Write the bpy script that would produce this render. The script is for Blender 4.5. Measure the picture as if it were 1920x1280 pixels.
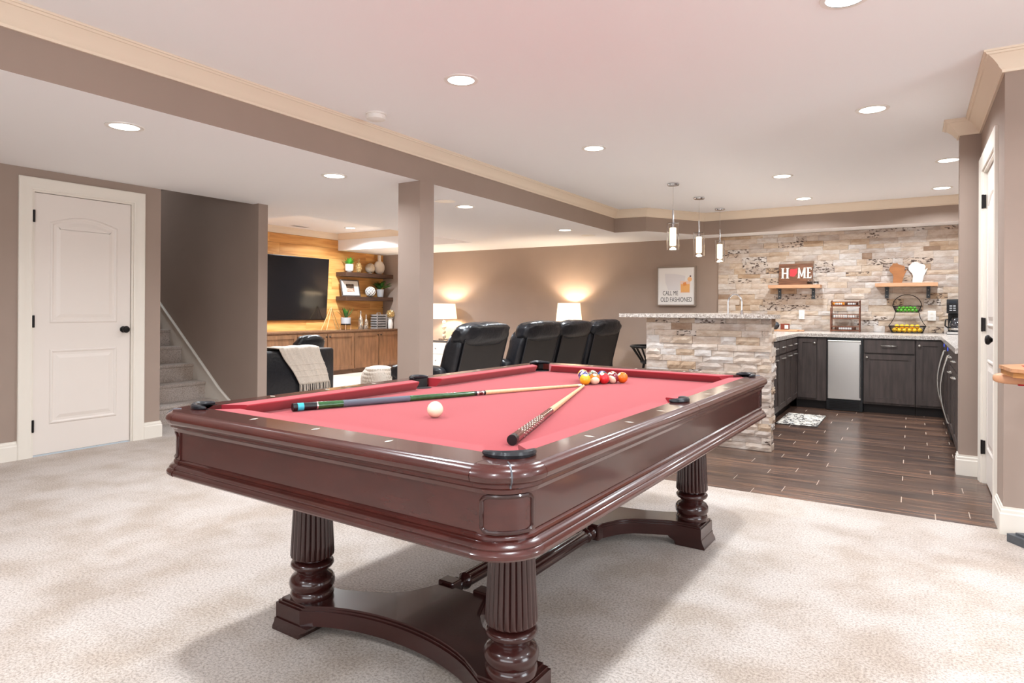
import bpy, bmesh, math, random
from mathutils import Vector, Matrix, noise
from math import sin, cos, pi, radians, sqrt

for o in list(bpy.data.objects):
    bpy.data.objects.remove(o, do_unlink=True)
SC = bpy.context.scene
COL = SC.collection
random.seed(7)

# ------------------------------------------------------------------ camera
cam_d = bpy.data.cameras.new('camera'); CAM = bpy.data.objects.new('camera', cam_d); COL.objects.link(CAM)
_y, _p, _r = radians(31.97), radians(.105), radians(.317)
_f = Vector((-sin(_y)*cos(_p), cos(_y)*cos(_p), sin(_p)))
_rt = Vector((cos(_y), sin(_y), 0)); _up = _rt.cross(_f)
_r2 = _rt*cos(_r) + _up*sin(_r); _u2 = _up*cos(_r) - _rt*sin(_r)
M = Matrix((_r2, _u2, -_f)).transposed().to_4x4(); M.translation = Vector((0, 0, 1.15))
CAM.matrix_world = M
cam_d.sensor_width = 36; cam_d.lens = 1202/1920*36; cam_d.shift_y = -(640-577.6)/1920
cam_d.clip_start = .02; cam_d.clip_end = 60
SC.camera = CAM
SC.cycles.max_bounces = 9; SC.cycles.diffuse_bounces = 5; SC.cycles.caustics_reflective = False; SC.cycles.caustics_refractive = False

# ------------------------------------------------------------------ world, exposure
W = bpy.data.worlds.new('world'); SC.world = W; W.use_nodes = True
W.node_tree.nodes['Background'].inputs[0].default_value = (.9, .95, 1, 1)
W.node_tree.nodes['Background'].inputs[1].default_value = .3
SC.view_settings.view_transform = 'Standard'; SC.view_settings.look = 'None'
SC.view_settings.gamma = 1; SC.view_settings.use_curve_mapping = False
SC.view_settings.exposure = .86
FILL2_W = 90.0         # daylight from an added, unseen window behind the viewer, watts
FILL_W = 175.0         # daylight from the added, unseen glazed door, watts
LOW_W = 6.5            # the lamps under the dropped soffit are dimmed
CAN_COL = (.87, .945, 1.0)
CAN_W = 14.0          # one recessed ceiling lamp, watts

# ------------------------------------------------------------------ materials
def S(r, g, b):
    def c(v):
        v /= 255.0
        return v/12.92 if v <= .04045 else ((v+.055)/1.055)**2.4
    return (c(r), c(g), c(b), 1)

MATS = {}
def mat(name, col, rough=.5, metal=0, var=0, scale=20, bump=0, bscale=None, stretch=None, coat=0, spec=None, sheen=0,
        emit=0, ecol=None, trans=0, ior=1.45, col2=None, detail=4, coords='Object', alpha=1):
    m = bpy.data.materials.new(name); m.use_nodes = True; MATS[name] = m
    nt = m.node_tree; b = nt.nodes['Principled BSDF']; L = nt.links.new
    b.inputs['Base Color'].default_value = col; b.inputs['Roughness'].default_value = rough; b.inputs['Metallic'].default_value = metal
    b.inputs['Coat Weight'].default_value = coat; b.inputs['Coat Roughness'].default_value = .08
    b.inputs['IOR'].default_value = ior
    if spec is not None: b.inputs['Specular IOR Level'].default_value = spec
    if sheen: b.inputs['Sheen Weight'].default_value = sheen; b.inputs['Sheen Roughness'].default_value = .4
    if trans: b.inputs['Transmission Weight'].default_value = trans
    if alpha < 1: b.inputs['Alpha'].default_value = alpha
    if emit:
        b.inputs['Emission Color'].default_value = ecol or col; b.inputs['Emission Strength'].default_value = emit
    if var or bump or col2:
        tc = nt.nodes.new('ShaderNodeTexCoord')
        src = tc.outputs['Object']
        if coords == 'World':
            g = nt.nodes.new('ShaderNodeNewGeometry'); src = g.outputs['Position']
        if stretch:
            mp = nt.nodes.new('ShaderNodeMapping'); mp.inputs['Scale'].default_value = stretch
            L(src, mp.inputs['Vector']); src = mp.outputs[0]
        n = nt.nodes.new('ShaderNodeTexNoise'); n.inputs['Scale'].default_value = scale; n.inputs['Detail'].default_value = detail
        L(src, n.inputs['Vector'])
        if var or col2:
            mx = nt.nodes.new('ShaderNodeMix'); mx.data_type = 'RGBA'
            c2 = col2 or tuple(max(0, c*(1-var)) for c in col[:3])+(1,)
            mx.inputs['A'].default_value = col; mx.inputs['B'].default_value = c2
            rp = nt.nodes.new('ShaderNodeMapRange'); rp.inputs['From Min'].default_value = .35; rp.inputs['From Max'].default_value = .65
            L(n.outputs['Fac'], rp.inputs['Value']); L(rp.outputs[0], mx.inputs['Factor']); L(mx.outputs['Result'], b.inputs['Base Color'])
        if bump:
            n2 = n
            if bscale:
                n2 = nt.nodes.new('ShaderNodeTexNoise'); n2.inputs['Scale'].default_value = bscale; n2.inputs['Detail'].default_value = 3
                L(src, n2.inputs['Vector'])
            bp = nt.nodes.new('ShaderNodeBump'); bp.inputs['Strength'].default_value = bump; bp.inputs['Distance'].default_value = .01
            L(n2.outputs['Fac'], bp.inputs['Height']); L(bp.outputs[0], b.inputs['Normal'])
    return m

def nodes_of(m):
    return m.node_tree, m.node_tree.nodes['Principled BSDF'], m.node_tree.links.new

WALL = mat('wall_paint', S(160, 141, 129), .85, var=.04, scale=3, bump=.02, bscale=300)
CEIL = mat('ceiling_paint', S(244, 243, 244), .9, bump=.02, bscale=250)
TRIM = mat('trim_paint', S(230, 222, 211), .45)
CROWN = mat('crown_paint', S(232, 215, 194), .5)
DOORM = mat('door_paint', S(228, 218, 210), .4)
BRONZE = mat('dark_bronze', S(45, 42, 42), .35, .8)
def carpet():
    m = mat('carpet_pile', S(205, 191, 178), .95, sheen=.2)
    nt, b, L = nodes_of(m)
    tc = nt.nodes.new('ShaderNodeTexCoord')
    big = nt.nodes.new('ShaderNodeTexNoise'); big.inputs['Scale'].default_value = 3.4; big.inputs['Detail'].default_value = 6; big.inputs['Distortion'].default_value = .1
    fine = nt.nodes.new('ShaderNodeTexNoise'); fine.inputs['Scale'].default_value = 110; fine.inputs['Detail'].default_value = 5; fine.inputs['Roughness'].default_value = .8
    mid = nt.nodes.new('ShaderNodeTexNoise'); mid.inputs['Scale'].default_value = 45; mid.inputs['Detail'].default_value = 3
    for n in (big, fine, mid): L(tc.outputs['Object'], n.inputs['Vector'])
    r1 = nt.nodes.new('ShaderNodeValToRGB')
    r1.color_ramp.elements[0].position = .36; r1.color_ramp.elements[0].color = S(183, 167, 154)
    r1.color_ramp.elements[1].position = .60; r1.color_ramp.elements[1].color = S(202, 190, 182)
    L(big.outputs['Fac'], r1.inputs['Fac'])
    r2 = nt.nodes.new('ShaderNodeValToRGB')
    r2.color_ramp.elements[0].position = .38; r2.color_ramp.elements[0].color = (.42, .39, .36, 1)
    r2.color_ramp.elements[1].position = .56; r2.color_ramp.elements[1].color = (1, 1, 1, 1)
    L(fine.outputs['Fac'], r2.inputs['Fac'])
    mx = nt.nodes.new('ShaderNodeMix'); mx.data_type = 'RGBA'; mx.blend_type = 'MULTIPLY'; mx.inputs['Factor'].default_value = .85
    L(r1.outputs[0], mx.inputs['A']); L(r2.outputs[0], mx.inputs['B']); L(mx.outputs['Result'], b.inputs['Base Color'])
    ad = nt.nodes.new('ShaderNodeMath'); ad.operation = 'MULTIPLY_ADD'; ad.inputs[1].default_value = .25; L(mid.outputs['Fac'], ad.inputs[0]); L(fine.outputs['Fac'], ad.inputs[2])
    bp = nt.nodes.new('ShaderNodeBump'); bp.inputs['Strength'].default_value = .25; bp.inputs['Distance'].default_value = .003
    L(ad.outputs[0], bp.inputs['Height']); L(bp.outputs[0], b.inputs['Normal'])
    return m
CARPET = carpet()
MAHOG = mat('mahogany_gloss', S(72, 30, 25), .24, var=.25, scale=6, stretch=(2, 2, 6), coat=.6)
MAHOGD = mat('mahogany_dark_shaded', S(54, 22, 19), .25, var=.3, scale=6, coat=.5)  # darker copy; legs and plinth carry the table's shade in their colour
def felt():
    m = mat('red_felt', S(150, 12, 31), .95, sheen=.36)
    
    nt, b, L = nodes_of(m)
    b.inputs['Sheen Tint'].default_value = S(255, 205, 205); b.inputs['Sheen Roughness'].default_value = .6
    tc = nt.nodes.new('ShaderNodeTexCoord'); n = nt.nodes.new('ShaderNodeTexNoise'); n.inputs['Scale'].default_value = 400; n.inputs['Detail'].default_value = 2
    L(tc.outputs['Object'], n.inputs['Vector'])
    bp = nt.nodes.new('ShaderNodeBump'); bp.inputs['Strength'].default_value = .15; bp.inputs['Distance'].default_value = .002
    L(n.outputs['Fac'], bp.inputs['Height']); L(bp.outputs[0], b.inputs['Normal'])
    return m
FELT = felt()
LEATHER = mat('black_leather', S(36, 36, 40), .30, var=.2, scale=40, bump=.35, bscale=28)
LEATHERD = mat('black_leather_back', S(40, 36, 35), .5, bump=.1, bscale=200)
PEARL = mat('pearl', S(225, 215, 200), .3)
BRASS = mat('brass', S(190, 150, 90), .3, .9)
GOLD = mat('gold', S(232, 198, 140), .35, .45, var=.3, scale=30)
CHROME = mat('chrome', S(215, 215, 218), .12, 1)
NICKEL = mat('brushed_nickel', S(190, 185, 178), .3, 1)
BLACK = mat('black_plastic', S(22, 22, 24), .35)
BLACKM = mat('black_iron', S(30, 26, 25), .45, .6)
WHITE = mat('white_glaze', S(235, 230, 224), .35)
GREYP = mat('grey_glaze', S(168, 168, 172), .5)
GRANITE = mat('granite', S(226, 218, 210), .2, col2=S(150, 136, 126), scale=85, detail=8)
CABW = mat('stained_cabinet', S(84, 72, 68), .45, var=.35, scale=5, stretch=(6, 6, .8))
CABD = mat('cabinet_dark_wood', S(40, 34, 33), .6)  # even dark tone for toe kicks and kick plates
ALDER = mat('alder_cabinet', S(134, 96, 68), .45, var=.35, scale=4, stretch=(5, 5, 1))
ALDERD = mat('alder_top', S(112, 80, 58), .4, var=.3, scale=4, stretch=(1, 6, 6))
SHELFD = mat('dark_walnut', S(82, 58, 46), .5, var=.4, scale=5, stretch=(8, 1, 8))
BUTCH = mat('light_shelf_wood', S(205, 155, 118), .5, var=.2, scale=6, stretch=(1, 8, 8))
STEEL = mat('stainless', S(200, 195, 190), .30, .9, bump=.12, bscale=3, stretch=(.6, 1, 3))
GLASS = mat('clear_glass', (1, 1, 1, 1), .02, trans=1, ior=1.45)
LEAF = mat('leaf_green', S(70, 140, 50), .5, var=.4, scale=30)
LEAFD = mat('leaf_dark_green', S(62, 98, 48), .5, var=.4, scale=30)
LEAFB = mat('leaf_bright_green', S(92, 180, 62), .45, var=.3, scale=20)

# ------------------------------------------------------------------ mesh builder
class MB:
    def __init__(s): s.v = []; s.f = []; s.m = []
    def add(s, vs, fs, mi=0):
        k = len(s.v); s.v += [tuple(p) for p in vs]; s.f += [tuple(i+k for i in f) for f in fs]; s.m += [mi]*len(fs); return s
    def box(s, x0, x1, y0, y1, z0, z1, mi=0):
        return s.add([(x0,y0,z0),(x1,y0,z0),(x1,y1,z0),(x0,y1,z0),(x0,y0,z1),(x1,y0,z1),(x1,y1,z1),(x0,y1,z1)],
                     [(0,3,2,1),(4,5,6,7),(0,1,5,4),(1,2,6,5),(2,3,7,6),(3,0,4,7)], mi)
    def prism(s, poly, a0, a1, axis='z', mi=0, cap=None):
        n = len(poly)
        def P(p, a): return (p[0],p[1],a) if axis == 'z' else ((p[0],a,p[1]) if axis == 'y' else (a,p[0],p[1]))
        vs = [P(p,a0) for p in poly]+[P(p,a1) for p in poly]
        s.add(vs, [(i,(i+1)%n,n+(i+1)%n,n+i) for i in range(n)], mi)
        s.add(vs, [tuple(range(n))[::-1], tuple(range(n,2*n))], mi if cap is None else cap)
        return s
    def lathe(s, prof, seg=24, c=(0,0,0), axis='z', flute=None, mi=0, caps=True):
        vs = []
        for j,(r,z) in enumerate(prof):
            for i in range(seg):
                a = 2*pi*i/seg; rr = r*(flute(a, j) if flute else 1)
                p = (rr*cos(a), rr*sin(a), z)
                if axis == 'y': p = (p[0], p[2], p[1])
                if axis == 'x': p = (p[2], p[0], p[1])
                vs.append((p[0]+c[0], p[1]+c[1], p[2]+c[2]))
        fs = [(j*seg+i, j*seg+(i+1)%seg, (j+1)*seg+(i+1)%seg, (j+1)*seg+i) for j in range(len(prof)-1) for i in range(seg)]
        if caps: fs += [tuple(range(seg))[::-1], tuple((len(prof)-1)*seg+i for i in range(seg))]
        return s.add(vs, fs, mi)
    def tube(s, pts, r, seg=8, closed=False, mi=0, caps=True):
        pts = [Vector(p) for p in pts]; n = len(pts); vs = []
        rs = r if isinstance(r, (list, tuple)) else [r]*n
        prev = None
        for i,p in enumerate(pts):
            if closed: t = (pts[(i+1)%n]-pts[i-1])
            else: t = pts[min(i+1,n-1)]-pts[max(i-1,0)]
            t.normalize()
            if prev is None:
                u = t.orthogonal().normalized()
            else:
                u = (prev - t*prev.dot(t))
                u = u.normalized() if u.length > 1e-6 else t.orthogonal().normalized()
            prev = u; w = t.cross(u)
            for k in range(seg):
                a = 2*pi*k/seg; q = p+(u*cos(a)+w*sin(a))*rs[i]; vs.append(q)
        m = n if closed else n-1
        fs = [(j*seg+i, j*seg+(i+1)%seg, ((j+1)%n)*seg+(i+1)%seg, ((j+1)%n)*seg+i) for j in range(m) for i in range(seg)]
        if not closed and caps: fs += [tuple(range(seg))[::-1], tuple((n-1)*seg+i for i in range(seg))]
        return s.add(vs, fs, mi)
    def sphere(s, c, r, seg=20, ring=12, sc=(1,1,1), mi=0, e=1.0, wob=None):
        def sp(x): return math.copysign(abs(x)**e, x)
        vs = [(c[0], c[1], c[2]-r*sc[2])]
        for j in range(1, ring):
            ph = -pi/2+pi*j/ring
            for i in range(seg):
                a = 2*pi*i/seg
                d = Vector((sp(cos(ph))*sp(cos(a)), sp(cos(ph))*sp(sin(a)), sp(sin(ph))))
                k = 1+(wob(d) if wob else 0)
                vs.append((c[0]+r*k*d[0]*sc[0], c[1]+r*k*d[1]*sc[1], c[2]+r*k*d[2]*sc[2]))
        vs.append((c[0], c[1], c[2]+r*sc[2])); t = len(vs)-1
        fs = [(0, 1+(i+1)%seg, 1+i) for i in range(seg)]
        for j in range(ring-2):
            b = 1+j*seg
            fs += [(b+i, b+(i+1)%seg, b+seg+(i+1)%seg, b+seg+i) for i in range(seg)]
        b = 1+(ring-2)*seg
        fs += [(b+i, b+(i+1)%seg, t) for i in range(seg)]
        return s.add(vs, fs, mi)
    def sweep(s, path, prof, side=1, closed=False, mi=0):
        n = len(path); P = [Vector((p[0],p[1])) for p in path]; k = len(prof); vs = []
        for i in range(n):
            if closed or 0 < i < n-1:
                d1 = (P[i]-P[i-1]).normalized(); d2 = (P[(i+1)%n]-P[i]).normalized()
            else:
                d1 = d2 = ((P[1]-P[0]) if i == 0 else (P[-1]-P[-2])).normalized()
            n1 = Vector((d1.y,-d1.x))*side; n2 = Vector((d2.y,-d2.x))*side
            mv = (n1+n2)/(1+n1.dot(n2))
            for o,z in prof:
                q = P[i]+mv*o; vs.append((q.x, q.y, z))
        m = n if closed else n-1
        fs = [(j*k+i, j*k+(i+1)%k, ((j+1)%n)*k+(i+1)%k, ((j+1)%n)*k+i) for j in range(m) for i in range(k)]
        if not closed: fs += [tuple(range(k))[::-1], tuple((n-1)*k+i for i in range(k))]
        return s.add(vs, fs, mi)
    def xf(s, Mx):
        s.v = [tuple(Mx @ Vector(p)) for p in s.v]; return s
    def mesh(s, name, mats, smooth=.6, bevel=0, bseg=2):
        me = bpy.data.meshes.new(name); me.from_pydata(s.v, [], s.f)
        for m in (mats if isinstance(mats, (list, tuple)) else [mats]): me.materials.append(m)
        me.polygons.foreach_set('material_index', s.m)
        bm = bmesh.new(); bm.from_mesh(me)
        bmesh.ops.recalc_face_normals(bm, faces=bm.faces)
        if bevel:
            ed = [e for e in bm.edges if len(e.link_faces) == 2 and e.calc_face_angle(0) > .6]
            bmesh.ops.bevel(bm, geom=ed, offset=bevel, segments=bseg, affect='EDGES', profile=.5, clamp_overlap=True)
        bm.to_mesh(me); bm.free()
        if smooth:
            me.polygons.foreach_set('use_smooth', [True]*len(me.polygons)); me.set_sharp_from_angle(angle=smooth)
        me.update(); return me
    def obj(s, name, mats, parent=None, loc=None, rot=None, **kw):
        o = bpy.data.objects.new(name, s.mesh(name, mats, **kw)); COL.objects.link(o); o.parent = parent
        if loc: o.location = loc
        if rot: o.rotation_euler = rot
        return o

def tag(o, label, cat=None, group=None, kind=None):
    o['label'] = label
    if cat: o['category'] = cat
    if group: o['group'] = group
    if kind: o['kind'] = kind
    return o
def thing(name, label, cat, loc=(0,0,0), rz=0, group=None, kind=None):
    o = bpy.data.objects.new(name, None); COL.objects.link(o); o.empty_display_size = .1
    o.location = loc; o.rotation_euler = (0,0,rz)
    return tag(o, label, cat, group, kind)
def copy_tree(o, parent=None):
    c = o.copy(); COL.objects.link(c); c.parent = parent
    for ch in list(o.children): copy_tree(ch, c)
    return c
def inst(name, me, parent, loc, scale=(1,1,1), rot=(0,0,0)):
    o = bpy.data.objects.new(name, me); COL.objects.link(o); o.parent = parent
    o.location = loc; o.scale = scale; o.rotation_euler = rot
    return o
def text(name, body, size, m, parent, loc, rot, sx=1, extrude=.0008, align='CENTER'):
    cu = bpy.data.curves.new(name, 'FONT'); cu.body = body; cu.size = size; cu.extrude = extrude; cu.align_x = align
    t = bpy.data.objects.new(name, cu); COL.objects.link(t)
    bpy.context.view_layer.update()
    me = bpy.data.meshes.new_from_object(t.evaluated_get(bpy.context.evaluated_depsgraph_get()))
    bpy.data.objects.remove(t, do_unlink=True)
    me.materials.clear(); me.materials.append(m)
    o = bpy.data.objects.new(name, me); COL.objects.link(o); o.parent = parent; o.location = loc; o.rotation_euler = rot; o.scale = (sx,1,1)
    return o
# ================================================================== SETTING
ZC, ZL = 2.50, 2.204
def struct(name, mb, mats, label, cat, **kw):
    kw.setdefault('smooth', 0)
    return tag(mb.obj(name, mats, **kw), label, cat, kind='structure')

# floors
fl = MB().prism([(-5.69,-3),(4.6,-3),(4.6,4.25),(-2.6,4.25),(-2.6,9.43),(-8.91,9.43),(-8.91,4.24),(-5.69,4.24)], -.03, 0)
fl.box(-6.3, -5.69, 3.19, 4.13, -.03, 0)
struct('floor', fl, CARPET, 'beige cut-pile carpet covering the games room and lounge', 'carpet')
def plank_mat():
    m = mat('wood_look_tile', S(84, 62, 52), .26, bump=.05, bscale=30)
    nt, b, L = nodes_of(m)
    oi = nt.nodes.new('ShaderNodeObjectInfo'); g = nt.nodes.new('ShaderNodeNewGeometry')
    mp = nt.nodes.new('ShaderNodeMapping'); mp.inputs['Scale'].default_value = (1.3, 22, 1); L(g.outputs['Position'], mp.inputs['Vector'])
    ad = nt.nodes.new('ShaderNodeVectorMath'); ad.operation = 'ADD'
    sc = nt.nodes.new('ShaderNodeMath'); sc.operation = 'MULTIPLY'; sc.inputs[1].default_value = 40
    L(oi.outputs['Random'], sc.inputs[0]); L(mp.outputs[0], ad.inputs[0]); L(sc.outputs[0], ad.inputs[1])
    n = nt.nodes.new('ShaderNodeTexNoise'); n.inputs['Scale'].default_value = 1.6; n.inputs['Detail'].default_value = 6; L(ad.outputs[0], n.inputs['Vector'])
    r = nt.nodes.new('ShaderNodeValToRGB'); cr = r.color_ramp
    cr.elements[0].position = .32; cr.elements[0].color = S(50, 40, 38)
    cr.elements[1].position = .66; cr.elements[1].color = S(122, 88, 68)
    e = cr.elements.new(.5); e.color = S(84, 64, 55)
    L(n.outputs['Fac'], r.inputs['Fac'])
    hv = nt.nodes.new('ShaderNodeHueSaturation'); mr = nt.nodes.new('ShaderNodeMapRange'); mr.inputs['To Min'].default_value = .72; mr.inputs['To Max'].default_value = 1.2
    L(oi.outputs['Random'], mr.inputs['Value']); L(mr.outputs[0], hv.inputs['Value']); L(r.outputs[0], hv.inputs['Color']); L(hv.outputs[0], b.inputs['Base Color'])
    return m
PLANK = plank_mat()
GROUT = mat('tile_grout', S(182, 164, 148), .9)
kf = struct('floor_kitchen', MB().box(-2.6, .95, 4.25, 9.43, -.03, -.0025), GROUT, 'dark wood-look plank tile floor of the kitchen with pale joints', 'floor')
pm = MB().box(0,1,0,1,-.012,0).mesh('plank', PLANK, smooth=0)
g = .0055; off = [.115, .28, -.052, .45]
for r in range(36):
    y0 = 4.239+r*.146; y1 = min(y0+.146, 9.43)
    y0c = max(y0, 4.2505)
    if y1-y0c < .02: continue
    x = off[r % 4]-.983*4
    while x < .95:
        a, b_ = max(x, -2.6), min(x+.983, .95)
        if b_-a > .02: inst('plank', pm, kf, (a+g/2, y0c+.001, 0), (b_-a-g, y1-y0c-.002, 1))
        x += .983

# ceilings
struct('ceiling', MB().box(-5.69, 4.6, -3, 9.43, ZC, ZC+.1).box(-8.91, -5.69, 4.13, 9.43, ZC, ZC+.1), CEIL, 'smooth white ceiling of the raised trays', 'ceiling')
sp = [(-5.69,-3),(-3.443,-3),(-3.443,8.15),(-3.02,8.2),(-2.49,9.04),(.95,9.04),(.95,9.43),(-8.91,9.43),(-8.91,8.25),(-5.9,8.25),(-5.9,4.9),(-8.91,4.9),(-8.91,4.24),(-5.69,4.24)]
_sb = MB().prism(sp, ZL, ZC, mi=0, cap=1)
for _i, _f in enumerate(_sb.f):
    if len(_f) == 4 and all(_sb.v[k][0] < -5.8 for k in _f): _sb.m[_i] = 1
struct('ceiling_soffit', _sb, [WALL, CEIL], 'dropped soffit with taupe sides and white underside', 'soffit')
CR = [(0,2.395),(.012,2.395),(.014,2.408),(.026,2.42),(.034,2.436),(.056,2.462),(.074,2.478),(.082,2.479),(.088,2.488),(.096,2.489),(.096,2.4995),(0,2.4995)]
struct('trim_1', MB().sweep([(-3.443,-3),(-3.443,8.15),(-3.02,8.2),(-2.49,9.04),(.95,9.04)], CR), CROWN, 'long cream crown moulding along the taupe soffit and stone wall', 'crown moulding', smooth=.5)
struct('trim_2', MB().sweep([(4.6,4.18),(.405,4.18),(.405,5.525),(.283,5.525),(.283,5.65),(.95,5.65),(.95,9.04)], CR, side=-1), CROWN, 'cream crown moulding stepping around the corner above the right door', 'crown moulding', smooth=.5)
struct('trim_3', MB().sweep([(-8.91,4.9),(-8.91,8.25),(-5.9,8.25),(-5.9,4.9)], CR), CROWN, 'cream crown moulding above the pine television wall', 'crown moulding', smooth=.5)

# walls
wl = MB().box(-5.81,-5.69,-3,2.205,0,2.5).box(-5.81,-5.69,2.955,3.19,0,2.5).box(-5.81,-5.69,2.205,2.955,2.045,2.5)
wl.box(-9.6,-5.81,3.07,3.19,0,4.1).box(-5.81,-5.69,3.07,3.19,2.5,4.1)
struct('wall_left', wl, WALL, 'taupe wall around the white door on the left', 'wall')
struct('wall_stair', MB().box(-9.6,-5.60,4.13,4.24,0,4.1).box(-9.72,-9.6,3.07,4.24,0,4.1).box(-9.6,-5.69,3.19,4.13,4.0,4.1).box(-5.81,-5.69,3.19,4.13,2.5,4.1), WALL, 'taupe stairwell wall beside the carpeted steps', 'wall')
struct('wall_back', MB().box(-9.03,1.07,9.43,9.55,0,2.5), WALL, 'long taupe back wall behind the lamps', 'wall')
struct('wall_right', MB().box(.95,1.07,5.65,9.43,0,2.5).box(.283,1.07,5.525,5.65,0,2.5)
       .box(.405,.525,4.18,4.55,0,2.5).box(.405,.525,5.35,5.525,0,2.5).box(.405,.525,4.55,5.35,2.10,2.5).box(.525,4.6,4.18,4.3,0,2.5), WALL, 'taupe wall at the right edge around the half-seen door', 'wall')
struct('wall_behind', MB().box(-5.81,-2.0,-3.12,-3,0,2.6).box(2.8,4.72,-3.12,-3,0,2.6).box(-2.0,2.8,-3.12,-3,0,.75).box(-2.0,2.8,-3.12,-3,2.12,2.6), WALL, 'taupe wall behind the viewer', 'wall')
struct('wall_far_right', MB().box(4.6,4.72,-3,-.4,0,2.6).box(4.6,4.72,3.2,4.3,0,2.6).box(4.6,4.72,-.4,3.2,2.12,2.6), WALL, 'taupe wall beyond the right of the view', 'wall')
struct('wall_column', MB().box(-3.665,-3.43,4.06,4.24,0,2.2035), WALL, 'square taupe column under the soffit', 'column')
# unseen glazed door on the right, added to brighten ceiling and walls with daylight
w1 = thing('added_window_1', 'added unseen white framed sliding glass door beyond the right of the view', 'window', (4.62,-.4,0), 0, kind='structure')
for y0_, y1_ in ((0,.07),(1.765,1.835),(3.53,3.6)): MB().box(0,.08,y0_,y1_,0,2.12).obj('stile', TRIM, w1, smooth=0)
MB().box(0,.08,.07,3.53,0,.08).obj('rail', TRIM, w1, smooth=0); MB().box(0,.08,.07,3.53,2.05,2.12).obj('rail', TRIM, w1, smooth=0)
PANE = mat('added_pane', S(225,235,238), .02, alpha=.12)
for y0_, y1_ in ((.07,1.765),(1.835,3.53)): MB().box(.035,.045,y0_,y1_,.08,2.05).obj('pane', PANE, w1, smooth=0)
_l = bpy.data.lights.new('added_daylight', 'AREA'); _l.shape = 'RECTANGLE'; _l.size = 3.5; _l.size_y = 2.0; _l.energy = FILL_W; _l.color = (.86,.94,1)
_o = bpy.data.objects.new('added_daylight', _l); COL.objects.link(_o); _o.location = (4.80,1.4,1.1); _o.rotation_euler = (0,pi/2,0)
w2 = thing('added_window_2', 'added unseen wide white framed window in the wall behind the viewer', 'window', (-2.0,-3.10,.75), 0, kind='structure')  # unseen rear window added to lift the ambient light
for x0_, x1_ in ((0,.06),(1.57,1.63),(3.17,3.23),(4.74,4.8)): MB().box(x0_,x1_,0,.08,0,1.37).obj('stile', TRIM, w2, smooth=0)
for z0_, z1_ in ((0,.06),(1.31,1.37)): MB().box(.06,4.74,0,.08,z0_,z1_).obj('rail', TRIM, w2, smooth=0)
for x0_, x1_ in ((.06,1.57),(1.63,3.17),(3.23,4.74)): MB().box(x0_,x1_,.035,.045,.06,1.31).obj('pane', PANE, w2, smooth=0)
_l = bpy.data.lights.new('added_daylight', 'AREA'); _l.shape = 'RECTANGLE'; _l.size = 4.7; _l.size_y = 1.3; _l.energy = FILL2_W; _l.color = (.88,.95,1)
_o = bpy.data.objects.new('added_daylight', _l); COL.objects.link(_o); _o.location = (.4,-3.25,1.43); _o.rotation_euler = (pi/2,0,0)
# pine board wall
def pine():
    m = mat('pine_board', S(206, 146, 80), .5)
    nt, b, L = nodes_of(m)
    oi = nt.nodes.new('ShaderNodeObjectInfo'); g_ = nt.nodes.new('ShaderNodeNewGeometry')
    mp = nt.nodes.new('ShaderNodeMapping'); mp.inputs['Scale'].default_value = (1, .7, 7); L(g_.outputs['Position'], mp.inputs['Vector'])
    sc = nt.nodes.new('ShaderNodeMath'); sc.operation = 'MULTIPLY'; sc.inputs[1].default_value = 30; L(oi.outputs['Random'], sc.inputs[0])
    ad = nt.nodes.new('ShaderNodeVectorMath'); L(mp.outputs[0], ad.inputs[0]); L(sc.outputs[0], ad.inputs[1])
    n = nt.nodes.new('ShaderNodeTexNoise'); n.inputs['Scale'].default_value = 2.0; n.inputs['Detail'].default_value = 3; n.inputs['Distortion'].default_value = .4; L(ad.outputs[0], n.inputs['Vector'])
    r = nt.nodes.new('ShaderNodeValToRGB'); cr = r.color_ramp
    cr.elements[0].position = .25; cr.elements[0].color = S(176, 116, 60)
    cr.elements[1].position = .68; cr.elements[1].color = S(230, 176, 108)
    e = cr.elements.new(.45); e.color = S(214, 152, 84)
    L(n.outputs['Fac'], r.inputs['Fac'])
    vo = nt.nodes.new('ShaderNodeTexVoronoi'); vo.inputs['Scale'].default_value = 2.6
    mp2 = nt.nodes.new('ShaderNodeMapping'); mp2.inputs['Scale'].default_value = (1, 1, 1.6); L(g_.outputs['Position'], mp2.inputs['Vector']); L(mp2.outputs[0], vo.inputs['Vector'])
    kr = nt.nodes.new('ShaderNodeValToRGB'); kr.color_ramp.elements[0].position = .03; kr.color_ramp.elements[0].color = (1,1,1,1)
    kr.color_ramp.elements[1].position = .075; kr.color_ramp.elements[1].color = (0,0,0,1); L(vo.outputs['Distance'], kr.inputs['Fac'])
    mx = nt.nodes.new('ShaderNodeMix'); mx.data_type = 'RGBA'; mx.inputs['B'].default_value = S(112, 66, 34)
    L(kr.outputs[0], mx.inputs['Factor']); L(r.outputs[0], mx.inputs['A']); L(mx.outputs['Result'], b.inputs['Base Color'])
    return m
PINE = pine()
tvw = struct('wall_television', MB().box(-9.03,-8.915,4.24,9.43,0,2.5), mat('pine_joint', S(120,78,42), .8), 'knotty orange pine board wall behind the television', 'wall')
bmz = MB().box(0,.014,0,1,0,1).mesh('board', PINE, smooth=0)
for r in range(13):
    z0 = r*.185+.02; z1 = min(z0+.182, 2.39)
    y = 4.24-random.uniform(0,1.2)
    while y < 9.43:
        ln = random.uniform(1.1, 2.1); a, b_ = max(y,4.25), min(y+ln,9.43)
        if b_-a > .03: inst('board', bmz, tvw, (-8.916, a, z0), (1, b_-a-.002, z1-z0))
        y += ln

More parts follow.
